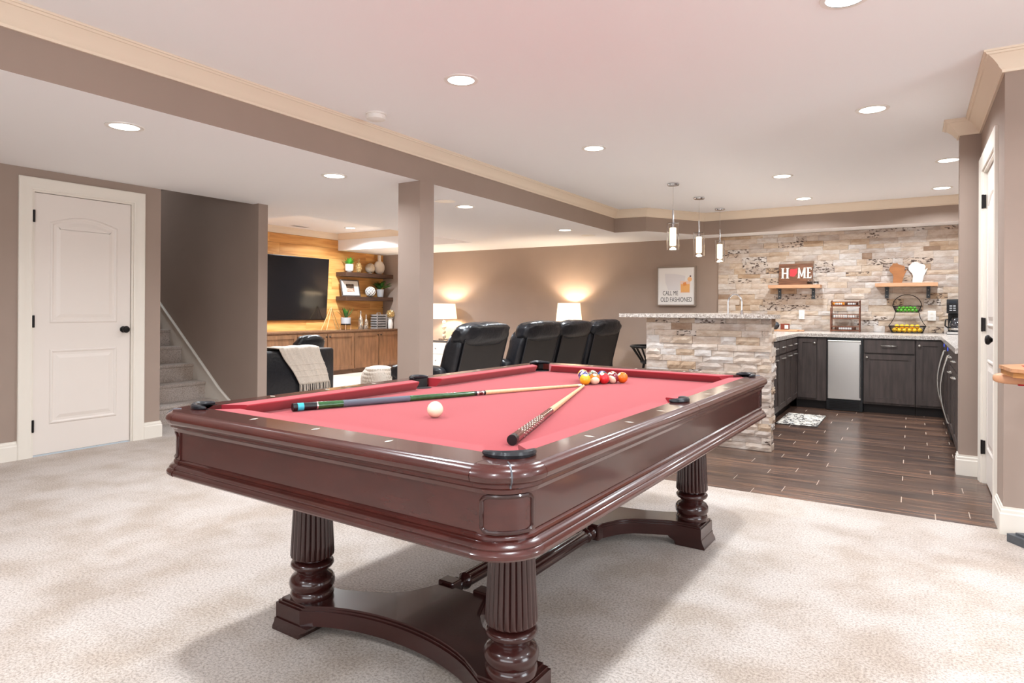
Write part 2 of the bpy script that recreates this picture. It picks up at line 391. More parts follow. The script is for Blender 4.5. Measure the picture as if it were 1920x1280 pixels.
# baseboards and casings
BB = [(0,0),(.016,0),(.016,.105),(.012,.112),(.012,.126),(.007,.132),(.007,.142),(0,.142)]
struct('baseboard_left', MB().sweep([(-5.69,-3),(-5.69,2.112)], BB).sweep([(-5.69,3.048),(-5.69,3.19),(-5.75,3.19)], BB, side=1), TRIM, 'white baseboard on either side of the left door', 'baseboard', smooth=.5)
struct('baseboard_right', MB().sweep([(4.6,4.18),(.405,4.18),(.405,4.458)], BB, side=-1).sweep([(.405,5.442),(.405,5.525),(.283,5.525),(.283,5.65)], BB, side=-1), TRIM, 'tall white baseboard wrapping the wall corner on the right', 'baseboard', smooth=.5)
struct('baseboard_back', MB().sweep([(-8.45,9.43),(-2.04,9.43)], BB), TRIM, 'white baseboard along the taupe back wall', 'baseboard', smooth=.5)

def casing_parts(parent, w, h, cw=.092, t=.02):
    """local: x across the opening from 0 to w, z up, y towards the room"""
    prof = [(0,0),(0,t*.55),(.012,t*.7),(.02,t*.62),(.05,t*.8),(.07,t),(cw-.006,t),(cw,t*.8),(cw,0)]   # (outwards, proud)
    for kind in ('l','r','t'):
        mb = MB(); vs = []
        for e in (0, 1):
            for o_, p_ in prof:
                if kind == 'l': vs.append((-o_, p_, 0 if e == 0 else h+o_))
                elif kind == 'r': vs.append((w+o_, p_, 0 if e == 0 else h+o_))
                else: vs.append((-o_ if e == 0 else w+o_, p_, h+o_))
        n = len(prof)
        mb.add(vs, [(i,(i+1)%n,n+(i+1)%n,n+i) for i in range(n)]+[tuple(range(n))[::-1], tuple(range(n,2*n))])
        mb.obj('casing', TRIM, parent, smooth=.4)
    MB().box(-.001,.015,-.12,0,0,h).box(w-.015,w+.001,-.12,0,0,h).box(.015,w-.015,-.12,0,h-.015,h+.001).obj('jamb', TRIM, parent, smooth=0)

def panel_ring(outline, y0, cx, cz):
    """a moulded raised panel on a door face (local xz outline, proud along +y)"""
    def inset(d):
        c = Vector((cx, cz)); out = []
        n = len(outline)
        for i in range(n):
            p0, p1, p2 = (Vector(outline[(i+k) % n]) for k in (-1,0,1))
            d1 = (p1-p0).normalized(); d2 = (p2-p1).normalized()
            n1 = Vector((-d1.y,d1.x)); n2 = Vector((-d2.y,d2.x)); m_ = (n1+n2)/max(.3,1+n1.dot(n2))
            out.append(p1+m_*d)
        return out
    mb = MB(); n = len(outline); vs = []
    steps = [(0,0),(.006,.006),(.014,.008),(.022,.004),(.026,.0008),(.044,.0015),(.07,.008)]
    for d, h_ in steps:
        vs += [(p.x, y0+h_, p.y) for p in inset(d)]
    fs = [(j*n+i, j*n+(i+1)%n, (j+1)*n+(i+1)%n, (j+1)*n+i) for j in range(len(steps)-1) for i in range(n)]
    fs.append(tuple((len(steps)-1)*n+i for i in range(n)))
    return mb.add(vs, fs)

def make_door(name, label, loc, rz, w, h, hinge_left, recess=.012):
    d = thing(name, label, 'door', loc, rz, kind='structure')
    casing_parts(d, w, h)
    g_ = .004
    slab = MB().box(.015+g_, w-.015-g_, -recess-.035, -recess, .012, h-.015-g_).obj('door_leaf', DOORM, d, smooth=0)
    x0, x1 = .125, w-.125
    zt0, zt1 = h*.50, h*.885
    arch = [(x0,zt0),(x1,zt0),(x1,zt1)]+[(x1+(x0-x1)*t, zt1+sin(pi*t)*.06) for t in [k/12 for k in range(1,12)]]+[(x0,zt1)]
    panel_ring(arch, -recess, w/2, (zt0+zt1)/2).obj('panel', DOORM, slab, smooth=.12)
    zb0, zb1 = h*.115, h*.40
    panel_ring([(x0,zb0),(x1,zb0),(x1,zb1),(x0,zb1)], -recess, w/2, (zb0+zb1)/2).obj('panel', DOORM, slab, smooth=.12)
    xk = w-.075 if hinge_left else .075
    tag(MB().lathe([(.027,0),(.027,.006),(.011,.01),(.010,.03),(.018,.037),(.028,.046),(.029,.054),(.022,.063),(.008,.066)], 20, axis='y').obj('knob', BRONZE, slab, loc=(xk,-recess,.955*h/2.03)), 'dark bronze round knob')
    xh = .012 if hinge_left else w-.012
    for z in (.235, 1.03, 1.83):
        MB().box(xh-.008,xh+.010,-.014,.004,z*h/2.03-.045,z*h/2.03+.045).lathe([(.007,-.047),(.007,.047)],8,(xh,.004,z*h/2.03)).obj('hinge', BRONZE, d, smooth=.5)
    MB().box(.015,w-.015,-.118,-.066,0,.05).obj('threshold_light_stop', CABD, d, smooth=0)  # raised behind the leaf to block sky light under the door
    return d
# local y must point to the room: left door faces +X (rz=-90deg: local x -> -Y); so opening starts at the far side
make_door('door_1', 'white two-panel arched door with black hinges on the left wall', (-5.69, 2.955, 0), -pi/2, .75, 2.045, False)
# right door faces -X (rz=+90deg: local x -> +Y)
make_door('door_2', 'white panelled door seen edge-on in the right wall', (.405, 4.55, 0), pi/2, .80, 2.10, False, recess=.02)

# stairs
st = thing('staircase', 'beige carpeted stairs rising between taupe walls', 'stairs', (-6.21, 3.19, 0))
CARP2 = CARPET
for i in range(13):
    x1 = -.226*i; z1 = .18*(i+1)
    prof = [(x1-.226-.03, z1-.18 if i else 0), (x1-.018, z1-.18 if i else 0), (x1-.018, z1-.035), (x1-.004, z1-.03), (x1, z1-.015), (x1-.004, z1-.003), (x1-.012, z1), (x1-.226-.03, z1)]
    MB().prism(prof, .003, .918, axis='y').obj('step', CARP2, st, smooth=.5)
sl = .18/.226
sk = [(.30,0),(.30,.12),(.22,.16),(-.0,.30),(-2.9,.30+2.9*sl),(-2.9,2.9*sl+.02),(-.25,.0)]
def skirt_at(y0, y1): return MB().prism(sk, y0, y1, axis='y')
skb = skirt_at(.919,.9385).obj('skirt_board', TRIM, st, smooth=0)
MB().tube([(.30,.912,.125),(.22,.912,.163),(0,.912,.303),(-2.9,.912,.303+2.9*sl)], .012, 8).obj('skirt_cap', TRIM, skb)

# ceiling lamps
def can_light(x, y, z, lab, w=CAN_W):
    t = thing('recessed_light', lab, 'ceiling light', (x,y,z), 0, 'recessed ceiling lights')
    MB().lathe([(.078,-.006),(.100,-.005),(.102,-.001),(.102,0),(.078,0)], 32, caps=False).obj('trim_ring', WHITE, t)
    MB().lathe([(.078,-.003),(.04,-.0035),(.001,-.0036)], 32, caps=False).obj('lens', LENS, t)
    ld = bpy.data.lights.new('recessed_lamp', 'AREA'); ld.shape = 'DISK'; ld.size = .15; ld.energy = w; ld.color = CAN_COL; ld.spread = radians(150)
    lo = bpy.data.objects.new('recessed_lamp', ld); COL.objects.link(lo); lo.parent = t; lo.location = (0,0,-.012)
LENS = mat('lit_lens', (1,1,1,1), .5, emit=6, ecol=(1,.96,.9,1))
can = [(-2.26,3.04,'largest bright ceiling light nearest above the red table'),(-2.26,4.90,'ceiling light above the far end of the pool table'),
       (-.23,4.90,'ceiling light right of centre before the kitchen'),(-1.11,6.88,'ceiling light over the kitchen floor behind the bar, nearer of two'),
       (-1.11,8.38,'small ceiling light farthest back over the kitchen'),(.27,6.89,'ceiling light beside the right wall crown, upper of two'),
       (.27,8.40,'ceiling light beside the right wall crown, lower of two'),(-.25,3.10,'ceiling light cut off by the top edge of the view'),
       (-2.26,1.18,'added unseen ceiling light overhead, left of the camera'),(-.25,1.18,'added unseen ceiling light overhead, above the camera'),  # from here on unseen lamps continue the grid, added for light
       (1.9,3.04,'added unseen ceiling light to the right'),(1.9,1.18,'added unseen ceiling light, far right'),
       (-2.26,-.7,'added unseen ceiling light behind the viewer on the left'),(-.25,-.7,'added unseen ceiling light behind the viewer'),(1.9,-.7,'added unseen ceiling light behind the viewer on the right')]
for x,y,l in can: can_light(x,y,ZC,l)
for x,y,l in [(-3.9,1.97,'bright oval ceiling light left of the soffit, nearest the white door'),(-3.9,3.57,'ceiling light just left of the square column'),
              (-3.9,5.33,'ceiling light just right of the column under the soffit'),(-3.9,7.56,'ceiling light above the recliners near the soffit corner')]:
    can_light(x,y,ZL,l, LOW_W*(3 if y > 5 else 1))
can_light(-7.986,7.67,ZC,'ceiling light in front of the pine television wall', CAN_W*2.7)
can_light(-7.986,5.75,ZC,'added unseen ceiling light in the lounge tray hidden by the stair wall', CAN_W*2.7)  # unseen lamp added to brighten the lounge
can_light(-8.3,3.66,3.999,'added unseen ceiling light high above the stairs',14)  # unseen lamp added to light the dim steps
can_light(-6.9,6.2,ZC,'added unseen ceiling light in the lounge tray hidden by the column', CAN_W*2.7)  # another unseen lamp added for a brighter lounge
t = thing('ceiling_speaker', 'round white ceiling speaker beside the column light', 'speaker', (-3.876,4.968,ZL))
MB().lathe([(.001,-.004),(.085,-.006),(.1,-.004),(.102,0)],32,caps=False).obj('grille', WHITE, t)
t = thing('ceiling_speaker', 'small round white ceiling speaker nearest the back wall', 'speaker', (-3.893,8.266,ZL))
MB().lathe([(.001,-.004),(.085,-.006),(.1,-.004),(.102,0)],32,caps=False).obj('grille', WHITE, t)
t = thing('smoke_detector', 'white round smoke detector on the ceiling near the crown moulding', 'smoke detector', (-3.156,3.263,ZC))
MB().lathe([(.07,0),(.07,-.008),(.064,-.01)],28).obj('base_plate', WHITE, t)
MB().lathe([(.062,-.008),(.066,-.014),(.064,-.04),(.05,-.046),(.001,-.047)],28,caps=False).obj('cover', WHITE, t)
t = thing('ceiling_vent', 'white slotted ceiling vent in the lounge tray', 'vent', (-8.55,7.1,ZC))
MB().box(-.06,.06,-.16,.16,-.006,0).obj('frame', WHITE, t, smooth=0)
for k in range(5): MB().box(-.045+.02*k,-.037+.02*k,-.14,.14,-.010,-.006).obj('slat', GREYP, t, smooth=0)
# ================================================================== POOL TABLE
TZ = .81; BED = .768; HX, HY = .7305, 1.234; CRAD = .125
PT = thing('pool_table', 'dark mahogany pool table with red cloth and fluted legs', 'pool table', (-1.390, 2.389, 0), radians(-1.6))
NX, NY = .568, 1.045      # cushion nose
WX, WY = .636, 1.112      # cloth meets wood
# bed
MB().box(-WX, WX, -WY, WY, BED-.03, BED).obj('bed_cloth', FELT, PT, smooth=0)
# cushions: (along axis, from, to)
def cushion(ax, sgn, a0, a1, c0, c1):
    """ax 'x': runs along x at y=sgn*; cross profile (distance from centre, z); mitre c0/c1 at its ends"""
    N, Wd = (NY, WY) if ax == 'x' else (NX, WX)
    prof = [(Wd, TZ-.0005), (N+.004, TZ-.0015), (N+.001, TZ-.003), (N, TZ-.006), (N+.003, TZ-.011), (N+.030, BED+.001), (Wd, BED+.001)]
    vs = []
    for e, (a, c) in enumerate(((a0, c0), (a1, c1))):
        for d, z in prof:
            k = (Wd-d)/(Wd-N)                # 0 at wood, 1 at nose
            p = a+(c*k if e == 0 else -c*k)
            vs.append((p, sgn*d, z) if ax == 'x' else (sgn*d, p, z))
    n = len(prof)
    MB().add(vs, [(i,(i+1)%n,n+(i+1)%n,n+i) for i in range(n)]+[tuple(range(n)),tuple(range(n,2*n))]).obj('cushion', FELT, PT, smooth=.25)
for s in (-1, 1):
    cushion('x', s, -WX+.075, WX-.075, .055, .055)
    cushion('y', s, -WY+.075, -.062, .055, .02)
    cushion('y', s, .062, WY-.075, .02, .055)
# rounded outline helper
def corner_arc(off, q, n=10):
    """quarter arc of the outline at inward offset OFF; q=(sx,sy); from the side (x=HX) to the end (y=HY)"""
    r = CRAD-off
    return [(q[0]*(HX-CRAD+r*cos(pi/2*k/n)), q[1]*(HY-CRAD+r*sin(pi/2*k/n))) for k in range(n+1)]
EDGE = .022
RAILP = [(-EDGE,TZ),(-EDGE+.004,TZ-.004),(-.016,TZ-.005),(-.010,TZ-.008),(-.003,TZ-.015),(0,TZ-.024),(-.002,TZ-.033),(-.008,TZ-.04),(-.014,TZ-.043),(-.014,TZ-.050),(-.022,TZ-.056),(-.026,TZ-.066),(-.06,TZ-.066),(-.06,TZ-.035)]
GAP = .0016
STRIP = mat('dull_metal_strip', S(105,105,110), .4, .7)
def rail_piece(name, path, top_poly, zt=TZ):
    mb = MB().sweep(path, RAILP)
    mb.prism(top_poly, zt-.034, zt)
    return mb.obj(name, MAHOG, PT, smooth=.5)
L0 = HY-CRAD-.0; X0 = HX-CRAD
PR = .058                                     # pocket radius
def pocket_arc(cx, cy, a0, a1, r=PR, n=10):
    return [(cx+r*cos(a0+(a1-a0)*k/n), cy+r*sin(a0+(a1-a0)*k/n)) for k in range(n+1)]
for s in (-1, 1):
    # end rails (seen from outside, path must keep outside on its right)
    p = [(-X0+GAP, s*HY), (X0-GAP, s*HY)]
    path = p if s < 0 else p[::-1]
    xi = X0-GAP
    rail_piece('rail', path, [(-xi, s*WY), (xi, s*WY), (xi, s*(HY-EDGE)), (-xi, s*(HY-EDGE))])
    for e in (-1, 1):                         # long rails, two a side, notched at the side pocket
        y0, y1 = GAP, L0-GAP
        p = [(s*HX, e*y0), (s*HX, e*y1)]
        up = (e > 0)
        path = p if (s > 0) == up else p[::-1]
        arc = [(s*(WX-.012+.05*cos(t)), e*.05*sin(t)) for t in [pi/2*k/6 for k in range(7)]]
        arc = [q for q in arc if q[0]*s >= WX]
        poly = [(s*(HX-EDGE), e*y0), (s*(HX-EDGE), e*y1), (s*WX, e*y1), (s*WX, e*.05)]+arc[::-1]
        poly = poly[:-1]+[(arc[0][0], e*y0)]
        rail_piece('rail', path, poly)
for sx in (-1, 1):
    for sy in (-1, 1):
        arc = corner_arc(0, (sx, sy)); path = arc if sx*sy > 0 else arc[::-1]
        outer = corner_arc(EDGE, (sx, sy))
        pcx, pcy = sx*(WX-.03), sy*(WY-.03)
        inner = []
        for k in range(13):                   # pocket mouth bites into the corner
            a = radians(-32+(154)*k/12)
            inner.append((pcx+sx*PR*cos(a), pcy+sy*PR*sin(a)))
        inner = [q for q in inner if abs(q[0]) >= WX-.0005 or abs(q[1]) >= WY-.0005]
        poly = [(sx*WX, sy*L0)]+outer[:]+[(sx*X0, sy*WY)]+inner[::-1]
        poly = [(sx*WX, sy*L0), (sx*(HX-EDGE), sy*L0)]+outer+[(sx*X0, sy*WY)]+inner[::-1]
        c = rail_piece('corner_cap', path, poly)
        # metal seam strip over the corner
        mid = Vector((sx*(HX-CRAD), sy*(HY-CRAD))); dr = Vector((sx, sy)).normalized()
        pts = [(mid+dr*(CRAD+o_)).to_3d()+Vector((0,0,z)) for o_, z in [(-.045,TZ+.0005)]+[(a+.0008,b) for a,b in RAILP[:10]]]
        tag(MB().tube(pts, .0022, 6).obj('seam_strip', STRIP, c), 'thin grey metal strip')
        # leather pocket: lining and raised rim
        lin = MB()
        n = 20
        ring = [(pcx+sx*(PR-.001)*cos(radians(-40+170*k/n)), pcy+sy*(PR-.001)*sin(radians(-40+170*k/n))) for k in range(n+1)]
        lin.add([(x,y,TZ+.002) for x,y in ring]+[(x,y,TZ-.10) for x,y in ring], [(i,i+1,n+2+i,n+1+i) for i in range(n)])
        lin.lathe([(PR-.003,BED+.0012),(.001,BED+.0012)], 24, (pcx,pcy,0), caps=False)
        pk = lin.obj('pocket', LEATHERD, PT)
        rim = [((pcx+sx*(PR+.004)*cos(radians(-34+158*k/n))), (pcy+sy*(PR+.004)*sin(radians(-34+158*k/n))), TZ+.006) for k in range(n+1)]
        rr = [.004+.008*sin(pi*k/n)**.6 for k in range(n+1)]
        tag(MB().tube(rim, rr, 10).obj('pocket_rim', LEATHER, pk), 'padded black leather rim')
for s in (-1, 1):
    pcx = s*(WX-.012); n = 16
    ring = [(pcx+s*.049*cos(radians(-80+160*k/n)), .049*sin(radians(-80+160*k/n))) for k in range(n+1)]
    lin = MB().add([(x,y,TZ+.002) for x,y in ring]+[(x,y,TZ-.1) for x,y in ring], [(i,i+1,n+2+i,n+1+i) for i in range(n)])
    lin.lathe([(.047,BED+.0012),(.001,BED+.0012)], 24, (pcx,0,0), caps=False)
    pk = lin.obj('pocket', LEATHERD, PT)
    rim = [(pcx+s*.053*cos(radians(-82+164*k/n)), .053*sin(radians(-82+164*k/n)), TZ+.006) for k in range(n+1)]
    tag(MB().tube(rim, [.004+.008*sin(pi*k/n)**.6 for k in range(n+1)], 10).obj('pocket_rim', LEATHER, pk), 'padded black leather rim')
# pearl sights
sg = MB().add([(0,.017,0),(-.0075,0,0),(0,-.017,0),(.0075,0,0)], [(0,1,2,3)]).mesh('sight', PEARL, smooth=0)
for s in (-1, 1):
    for k in (-1, 0, 1): inst('sight', sg, PT, (k*.284, s*1.151, TZ+.0006), rot=(0,0,0))
    for k in (-3,-2,-1,1,2,3): inst('sight', sg, PT, (s*.679, k*.266, TZ+.0006), rot=(0,0,pi/2))
tag(MB().box(-.012,.012,-.045,.045,0,.001).obj('name_plate', BRASS, PT, loc=(-.679,-.40,TZ+.0003), smooth=0), 'small brass plate on the left rail')
# aprons and base moulding
AIN = .036
BASEP = [(-AIN-.03,.652),(-AIN+.002,.652),(-AIN+.007,.648),(-AIN+.009,.643),(-AIN+.007,.638),(-AIN+.010,.636),(-AIN+.017,.633),(-AIN+.022,.627),(-AIN+.021,.623),(-AIN+.026,.620),(-.006,.614),(-.006,.607),(-.010,.602),(-.018,.600),(-AIN-.03,.600)]
APP = [(-AIN-.022,.645),(-AIN,.645),(-AIN,TZ-.06),(-AIN-.022,TZ-.06)]
for s in (-1, 1):
    p = [(-X0+GAP, s*HY), (X0-GAP, s*HY)]; path = p if s < 0 else p[::-1]
    MB().sweep(path, APP).obj('apron', MAHOG, PT, smooth=.4)
    MB().sweep(path, BASEP).obj('base_moulding', MAHOG, PT, smooth=.5)
    p = [(s*HX, -L0+GAP), (s*HX, L0-GAP)]; path = p if s > 0 else p[::-1]
    MB().sweep(path, APP).obj('apron', MAHOG, PT, smooth=.4)
    MB().sweep(path, BASEP).obj('base_moulding', MAHOG, PT, smooth=.5)
for sx in (-1, 1):
    for sy in (-1, 1):
        arc = corner_arc(0, (sx, sy), 14); path = arc if sx*sy > 0 else arc[::-1]
        cb = MB().sweep(path, [(a+.004 if a > -.05 else a, b) for a,b in APP]).obj('corner_block', MAHOG, PT, smooth=.5)
        MB().sweep(path, [(a+.0015,b) for a,b in BASEP]).obj('base_moulding', MAHOG, PT, smooth=.5)
        # rounded rectangular bead on the curved block
        r_ = CRAD-AIN+.004; cz = .697; hw, hh, cr_ = .062, .040, .014; pts = []
        for k in range(32):
            t_ = 2*pi*k/32; u = max(-1,min(1,1.25*cos(t_))); v = max(-1,min(1,1.25*sin(t_)))
            u = math.copysign(abs(u)**.8,u); v = math.copysign(abs(v)**.8,v)
            a = pi/4+u*hw/r_
            pts.append((sx*(HX-CRAD+r_*cos(a)), sy*(HY-CRAD+r_*sin(a)), cz+v*hh))
        tag(MB().tube(pts, .0052, 8, closed=True).obj('panel_bead', MAHOGD, cb), 'raised rounded bead framing the corner panel')
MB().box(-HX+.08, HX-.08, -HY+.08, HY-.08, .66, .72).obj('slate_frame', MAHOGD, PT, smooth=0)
# legs
NF = 24
def flute(a, j):
    return 1-.055*(.5+.5*cos(a*NF))**.5 if 0 < j < 12 else 1
def leg(x, y):
    prof = [(.056,.66)]+[(.056+.021*k/10, .655-.390*k/10) for k in range(11)]+[(.072,.258),(.056,.252)]
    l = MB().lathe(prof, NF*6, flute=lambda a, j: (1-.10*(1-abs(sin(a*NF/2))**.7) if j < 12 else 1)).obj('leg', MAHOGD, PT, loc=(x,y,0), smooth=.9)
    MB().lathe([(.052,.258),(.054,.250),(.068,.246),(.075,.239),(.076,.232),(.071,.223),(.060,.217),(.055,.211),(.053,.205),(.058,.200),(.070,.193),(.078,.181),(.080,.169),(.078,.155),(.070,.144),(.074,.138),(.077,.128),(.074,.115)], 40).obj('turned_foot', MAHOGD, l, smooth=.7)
LX, LY = .432, .812
for sx in (-1,1):
    for sy in (-1,1): leg(sx*LX+.008, sy*LY)
# plinth beams
def plinth(s):
    out = []
    ex = LX+.084
    for k in range(25):                        # outer edge, concave
        x = -ex+2*ex*k/24
        c = max(0, 1-(x/(LX-.06))**2) if abs(x) < LX-.06 else 0
        out.append((x, s*(LY+.085-.105*c**.75)))
    KP = [(0,.465),(.105,.465),(.12,.50),(.15,.57),(.20,.625),(.28,.668),(.36,.703),(.40,.715),(.6,.715)]
    for k in range(41):                        # inner edge, bows towards the stretcher
        x = ex-2*ex*k/40; t_ = abs(x)
        for (x0_, y0_), (x1_, y1_) in zip(KP, KP[1:]):
            if x0_ <= t_ <= x1_: y = y0_+(y1_-y0_)*(t_-x0_)/(x1_-x0_); break
        out.append((x, s*y))
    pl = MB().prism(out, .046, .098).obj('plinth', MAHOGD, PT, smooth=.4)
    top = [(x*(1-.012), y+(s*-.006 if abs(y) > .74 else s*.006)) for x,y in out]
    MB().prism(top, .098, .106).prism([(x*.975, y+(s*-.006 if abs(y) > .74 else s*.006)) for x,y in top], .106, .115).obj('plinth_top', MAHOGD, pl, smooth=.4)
    for sx in (-1,1):
        br = [(sx*(LX+.100),0),(sx*(LX+.098),.012),(sx*(LX+.088),.03),(sx*(LX+.085),.046),(sx*(LX-.09),.046),(sx*(LX-.075),.03),(sx*(LX-.05),.02),(sx*(LX-.045),0)]
        MB().prism(br, s*LY-.09, s*LY+.09, axis='y').obj('bracket_foot', MAHOGD, pl, smooth=.4, bevel=.003)
for s in (-1,1): plinth(s)
# stretcher
def sflute(a, j): return 1-.10*abs(sin(a*6))
ln = .355
SP = [(-ln-.07,.020),(-ln-.06,.028),(-ln-.05,.031),(-ln-.035,.021),(-ln-.02,.021),(-ln-.01,.031),(-ln,.033),(-ln+.012,.025)]
for sx in (-1, 1):
    xs = sx*.082
    stx = MB().lathe([(r_,y_) for y_,r_ in SP]+[(r_,-y_) for y_,r_ in SP[::-1]], 40, (xs,0,.088), axis='y').obj('stretcher', MAHOGD, PT, smooth=.7)
    MB().lathe([(.027,-ln+.012),(.028,-ln+.02),(.028,ln-.02),(.027,ln-.012)], 72, (xs,0,.088), axis='y', flute=sflute).obj('fluted_rod', MAHOGD, stx, smooth=.9)
    for s in (-1,1): MB().box(xs-.036,xs+.036,min(s*.475,s*.42),max(s*.475,s*.42),.05,.126).obj('stretcher_block', MAHOGD, stx, smooth=0, bevel=.005)

# ------------------------------------------------------------------ cues
MAPLE = mat('maple_shaft', S(226, 190, 146), .35, var=.12, scale=8, stretch=(1,1,12))
def cue(label, butt, tip, segs, extra=None):
    """segs: list of (name, material, t0, t1)"""
    b, t_ = Vector(butt), Vector(tip); d = t_-b; L_ = d.length
    o = thing('pool_cue', label, 'pool cue', butt, 0, 'cues lying on the red cloth')
    o.rotation_euler = d.to_track_quat('Z', 'Y').to_euler()
    def R_(t): return .0150-.0088*t
    for nm, m_, t0, t1 in segs:
        n = 6
        MB().lathe([(R_(t0+(t1-t0)*k/n)*(1.002 if nm != 'shaft' else 1), L_*(t0+(t1-t0)*k/n)) for k in range(n+1)], 20).obj(nm, m_, o)
    return o, L_, R_
GREENW = mat('green_stain', S(44, 92, 48), .25, var=.4, scale=25, coat=.5)
WRAP = mat('grey_linen_wrap', S(96, 100, 112), .7, bump=.4, bscale=400)
TEAL = mat('teal_ring', S(60, 178, 196), .3)
SILV = mat('silver_ring', S(200, 195, 190), .25, .8)
ROSEW = mat('rosewood', S(96, 30, 26), .2, var=.5, scale=12, stretch=(1,1,.3), coat=.6)
LEATHTIP = mat('white_ferrule', S(238, 228, 214), .4)
CHALK = mat('leather_tip', S(90, 110, 130), .9)
cue('pool cue with green and grey butt lying across the red cloth', (-1.937,1.578,BED+.0162), (-1.392,2.886,BED+.0075),
    [('bumper',BLACK,0,.012),('butt_ring',TEAL,.012,.028),('butt_cap',BLACK,.028,.062),('ring',SILV,.062,.066),('butt_sleeve',GREENW,.066,.135),('grip_wrap',WRAP,.135,.335),
     ('forearm',GREENW,.335,.555),('joint',BLACK,.555,.565),('ring',SILV,.565,.572),('joint',ROSEW,.572,.585),('ring',SILV,.585,.59),('joint',BLACK,.59,.597),('shaft',MAPLE,.597,.982),('ferrule',LEATHTIP,.982,.997),('tip',CHALK,.997,1.0)])
c2, L2, R2 = cue('short-looking pool cue with dark red patterned butt beside the near pocket', (-.949,1.524,BED+.0162), (-1.372,2.868,BED+.0075),
    [('bumper',BLACK,0,.018),('butt_cap',ROSEW,.018,.05),('forearm',ROSEW,.05,.40),('shaft',MAPLE,.40,.982),('ferrule',MAPLE,.982,.997),('tip',MAPLE,.997,1.0)])
mb = MB()
for k in range(17):
    t_ = .066+.0125*k; r_ = R2(t_)+.0005
    for j in range(9):
        a = 2*pi*(j+.5*(k % 2))/9
        c_, s_ = cos(a), sin(a)
        mb.add([(r_*c_,r_*s_,L2*t_+.011),(r_*c_-.0016*s_,r_*s_+.0016*c_,L2*t_),(r_*c_,r_*s_,L2*t_-.011),(r_*c_+.0016*s_,r_*s_-.0016*c_,L2*t_)], [(0,1,2,3)])
o = mb.obj('inlay_pattern', PEARL, c2, smooth=0); o['kind'] = 'stuff'

# ------------------------------------------------------------------ balls
BR = .0286
CREAM = mat('ball_cream', S(242, 226, 196), .08, coat=.5)
cb_ = MB().sphere((0,0,0), BR, 32, 20).obj('cue_ball', CREAM, loc=(-1.420,1.769,BED+BR+.0006), smooth=3)
tag(cb_, 'plain cream cue ball alone on the red cloth', 'ball', 'pool balls')
bc = {1:('yellow',S(240,180,40)),2:('blue',S(30,50,140)),3:('red',S(206,44,50)),4:('purple',S(74,36,110)),5:('orange',S(238,112,30)),6:('green',S(20,100,60)),7:('maroon',S(120,24,34)),8:('black',S(16,16,18))}
def ball_mat(num):
    nm, c = bc[num if num < 9 else num-8]
    m = mat('ball_%s_%s' % (nm, 'stripe' if num > 8 else 'solid'), c, .08, coat=.5)
    if num > 8:
        nt, b, L = nodes_of(m); tc = nt.nodes.new('ShaderNodeTexCoord'); sx_ = nt.nodes.new('ShaderNodeSeparateXYZ'); L(tc.outputs['Object'], sx_.inputs[0])
        ab = nt.nodes.new('ShaderNodeMath'); ab.operation = 'ABSOLUTE'; L(sx_.outputs['Y'], ab.inputs[0])
        gt = nt.nodes.new('ShaderNodeMath'); gt.operation = 'GREATER_THAN'; gt.inputs[1].default_value = .0155; L(ab.outputs[0], gt.inputs[0])
        mx = nt.nodes.new('ShaderNodeMix'); mx.data_type = 'RGBA'; mx.inputs['A'].default_value = c; mx.inputs['B'].default_value = S(242,226,196)
        L(gt.outputs[0], mx.inputs['Factor']); L(mx.outputs['Result'], b.inputs['Base Color'])
    return m
DIG = mat('ball_number_black', S(20,20,22), .3)
order = [[1],[2,13],[12,8,3],[4,14,6,15],[9,7,10,11,5]]
ap = Vector((-1.405,2.955)); ya = radians(-1.6)
e_r = Vector((sin(pi/6), cos(pi/6))); e_r.rotate(Matrix.Rotation(ya,2)); e_l = Vector((-sin(pi/6), cos(pi/6))); e_l.rotate(Matrix.Rotation(ya,2))
where = {0:'at the apex of the rack, by the cue tips',1:'in the second row of the rack',2:'in the third row of the rack',3:'in the fourth row of the rack',4:'in the back row of the rack'}
for r_, row in enumerate(order):
    for i, num in enumerate(row):
        p = ap+(e_l*(r_-i)+e_r*i)*(2*BR+.0004)
        nm = bc[num if num < 9 else num-8][0]
        b_ = MB().sphere((0,0,0), BR, 28, 18).obj('pool_ball', ball_mat(num), loc=(p.x,p.y,BED+BR+.0006), smooth=3)
        d = Vector((.45*sin(num*2.1)-.1, -.55+.2*sin(num), .85)).normalized()
        b_.rotation_euler = d.to_track_quat('Z','Y').to_euler()
        tag(b_, '%s %s pool ball %s' % (nm, 'striped' if num > 8 else 'solid', where[r_]), 'ball', 'pool balls')
        nd = MB().lathe([(.0095,.0271),(.007,.0281),(.0001,.02866)], 20, caps=False).obj('number_disc', CREAM, b_, smooth=3)
        text('numeral', str(num), .011, DIG, nd, (0,-.0036,.0287), (0,0,0), extrude=.0001)
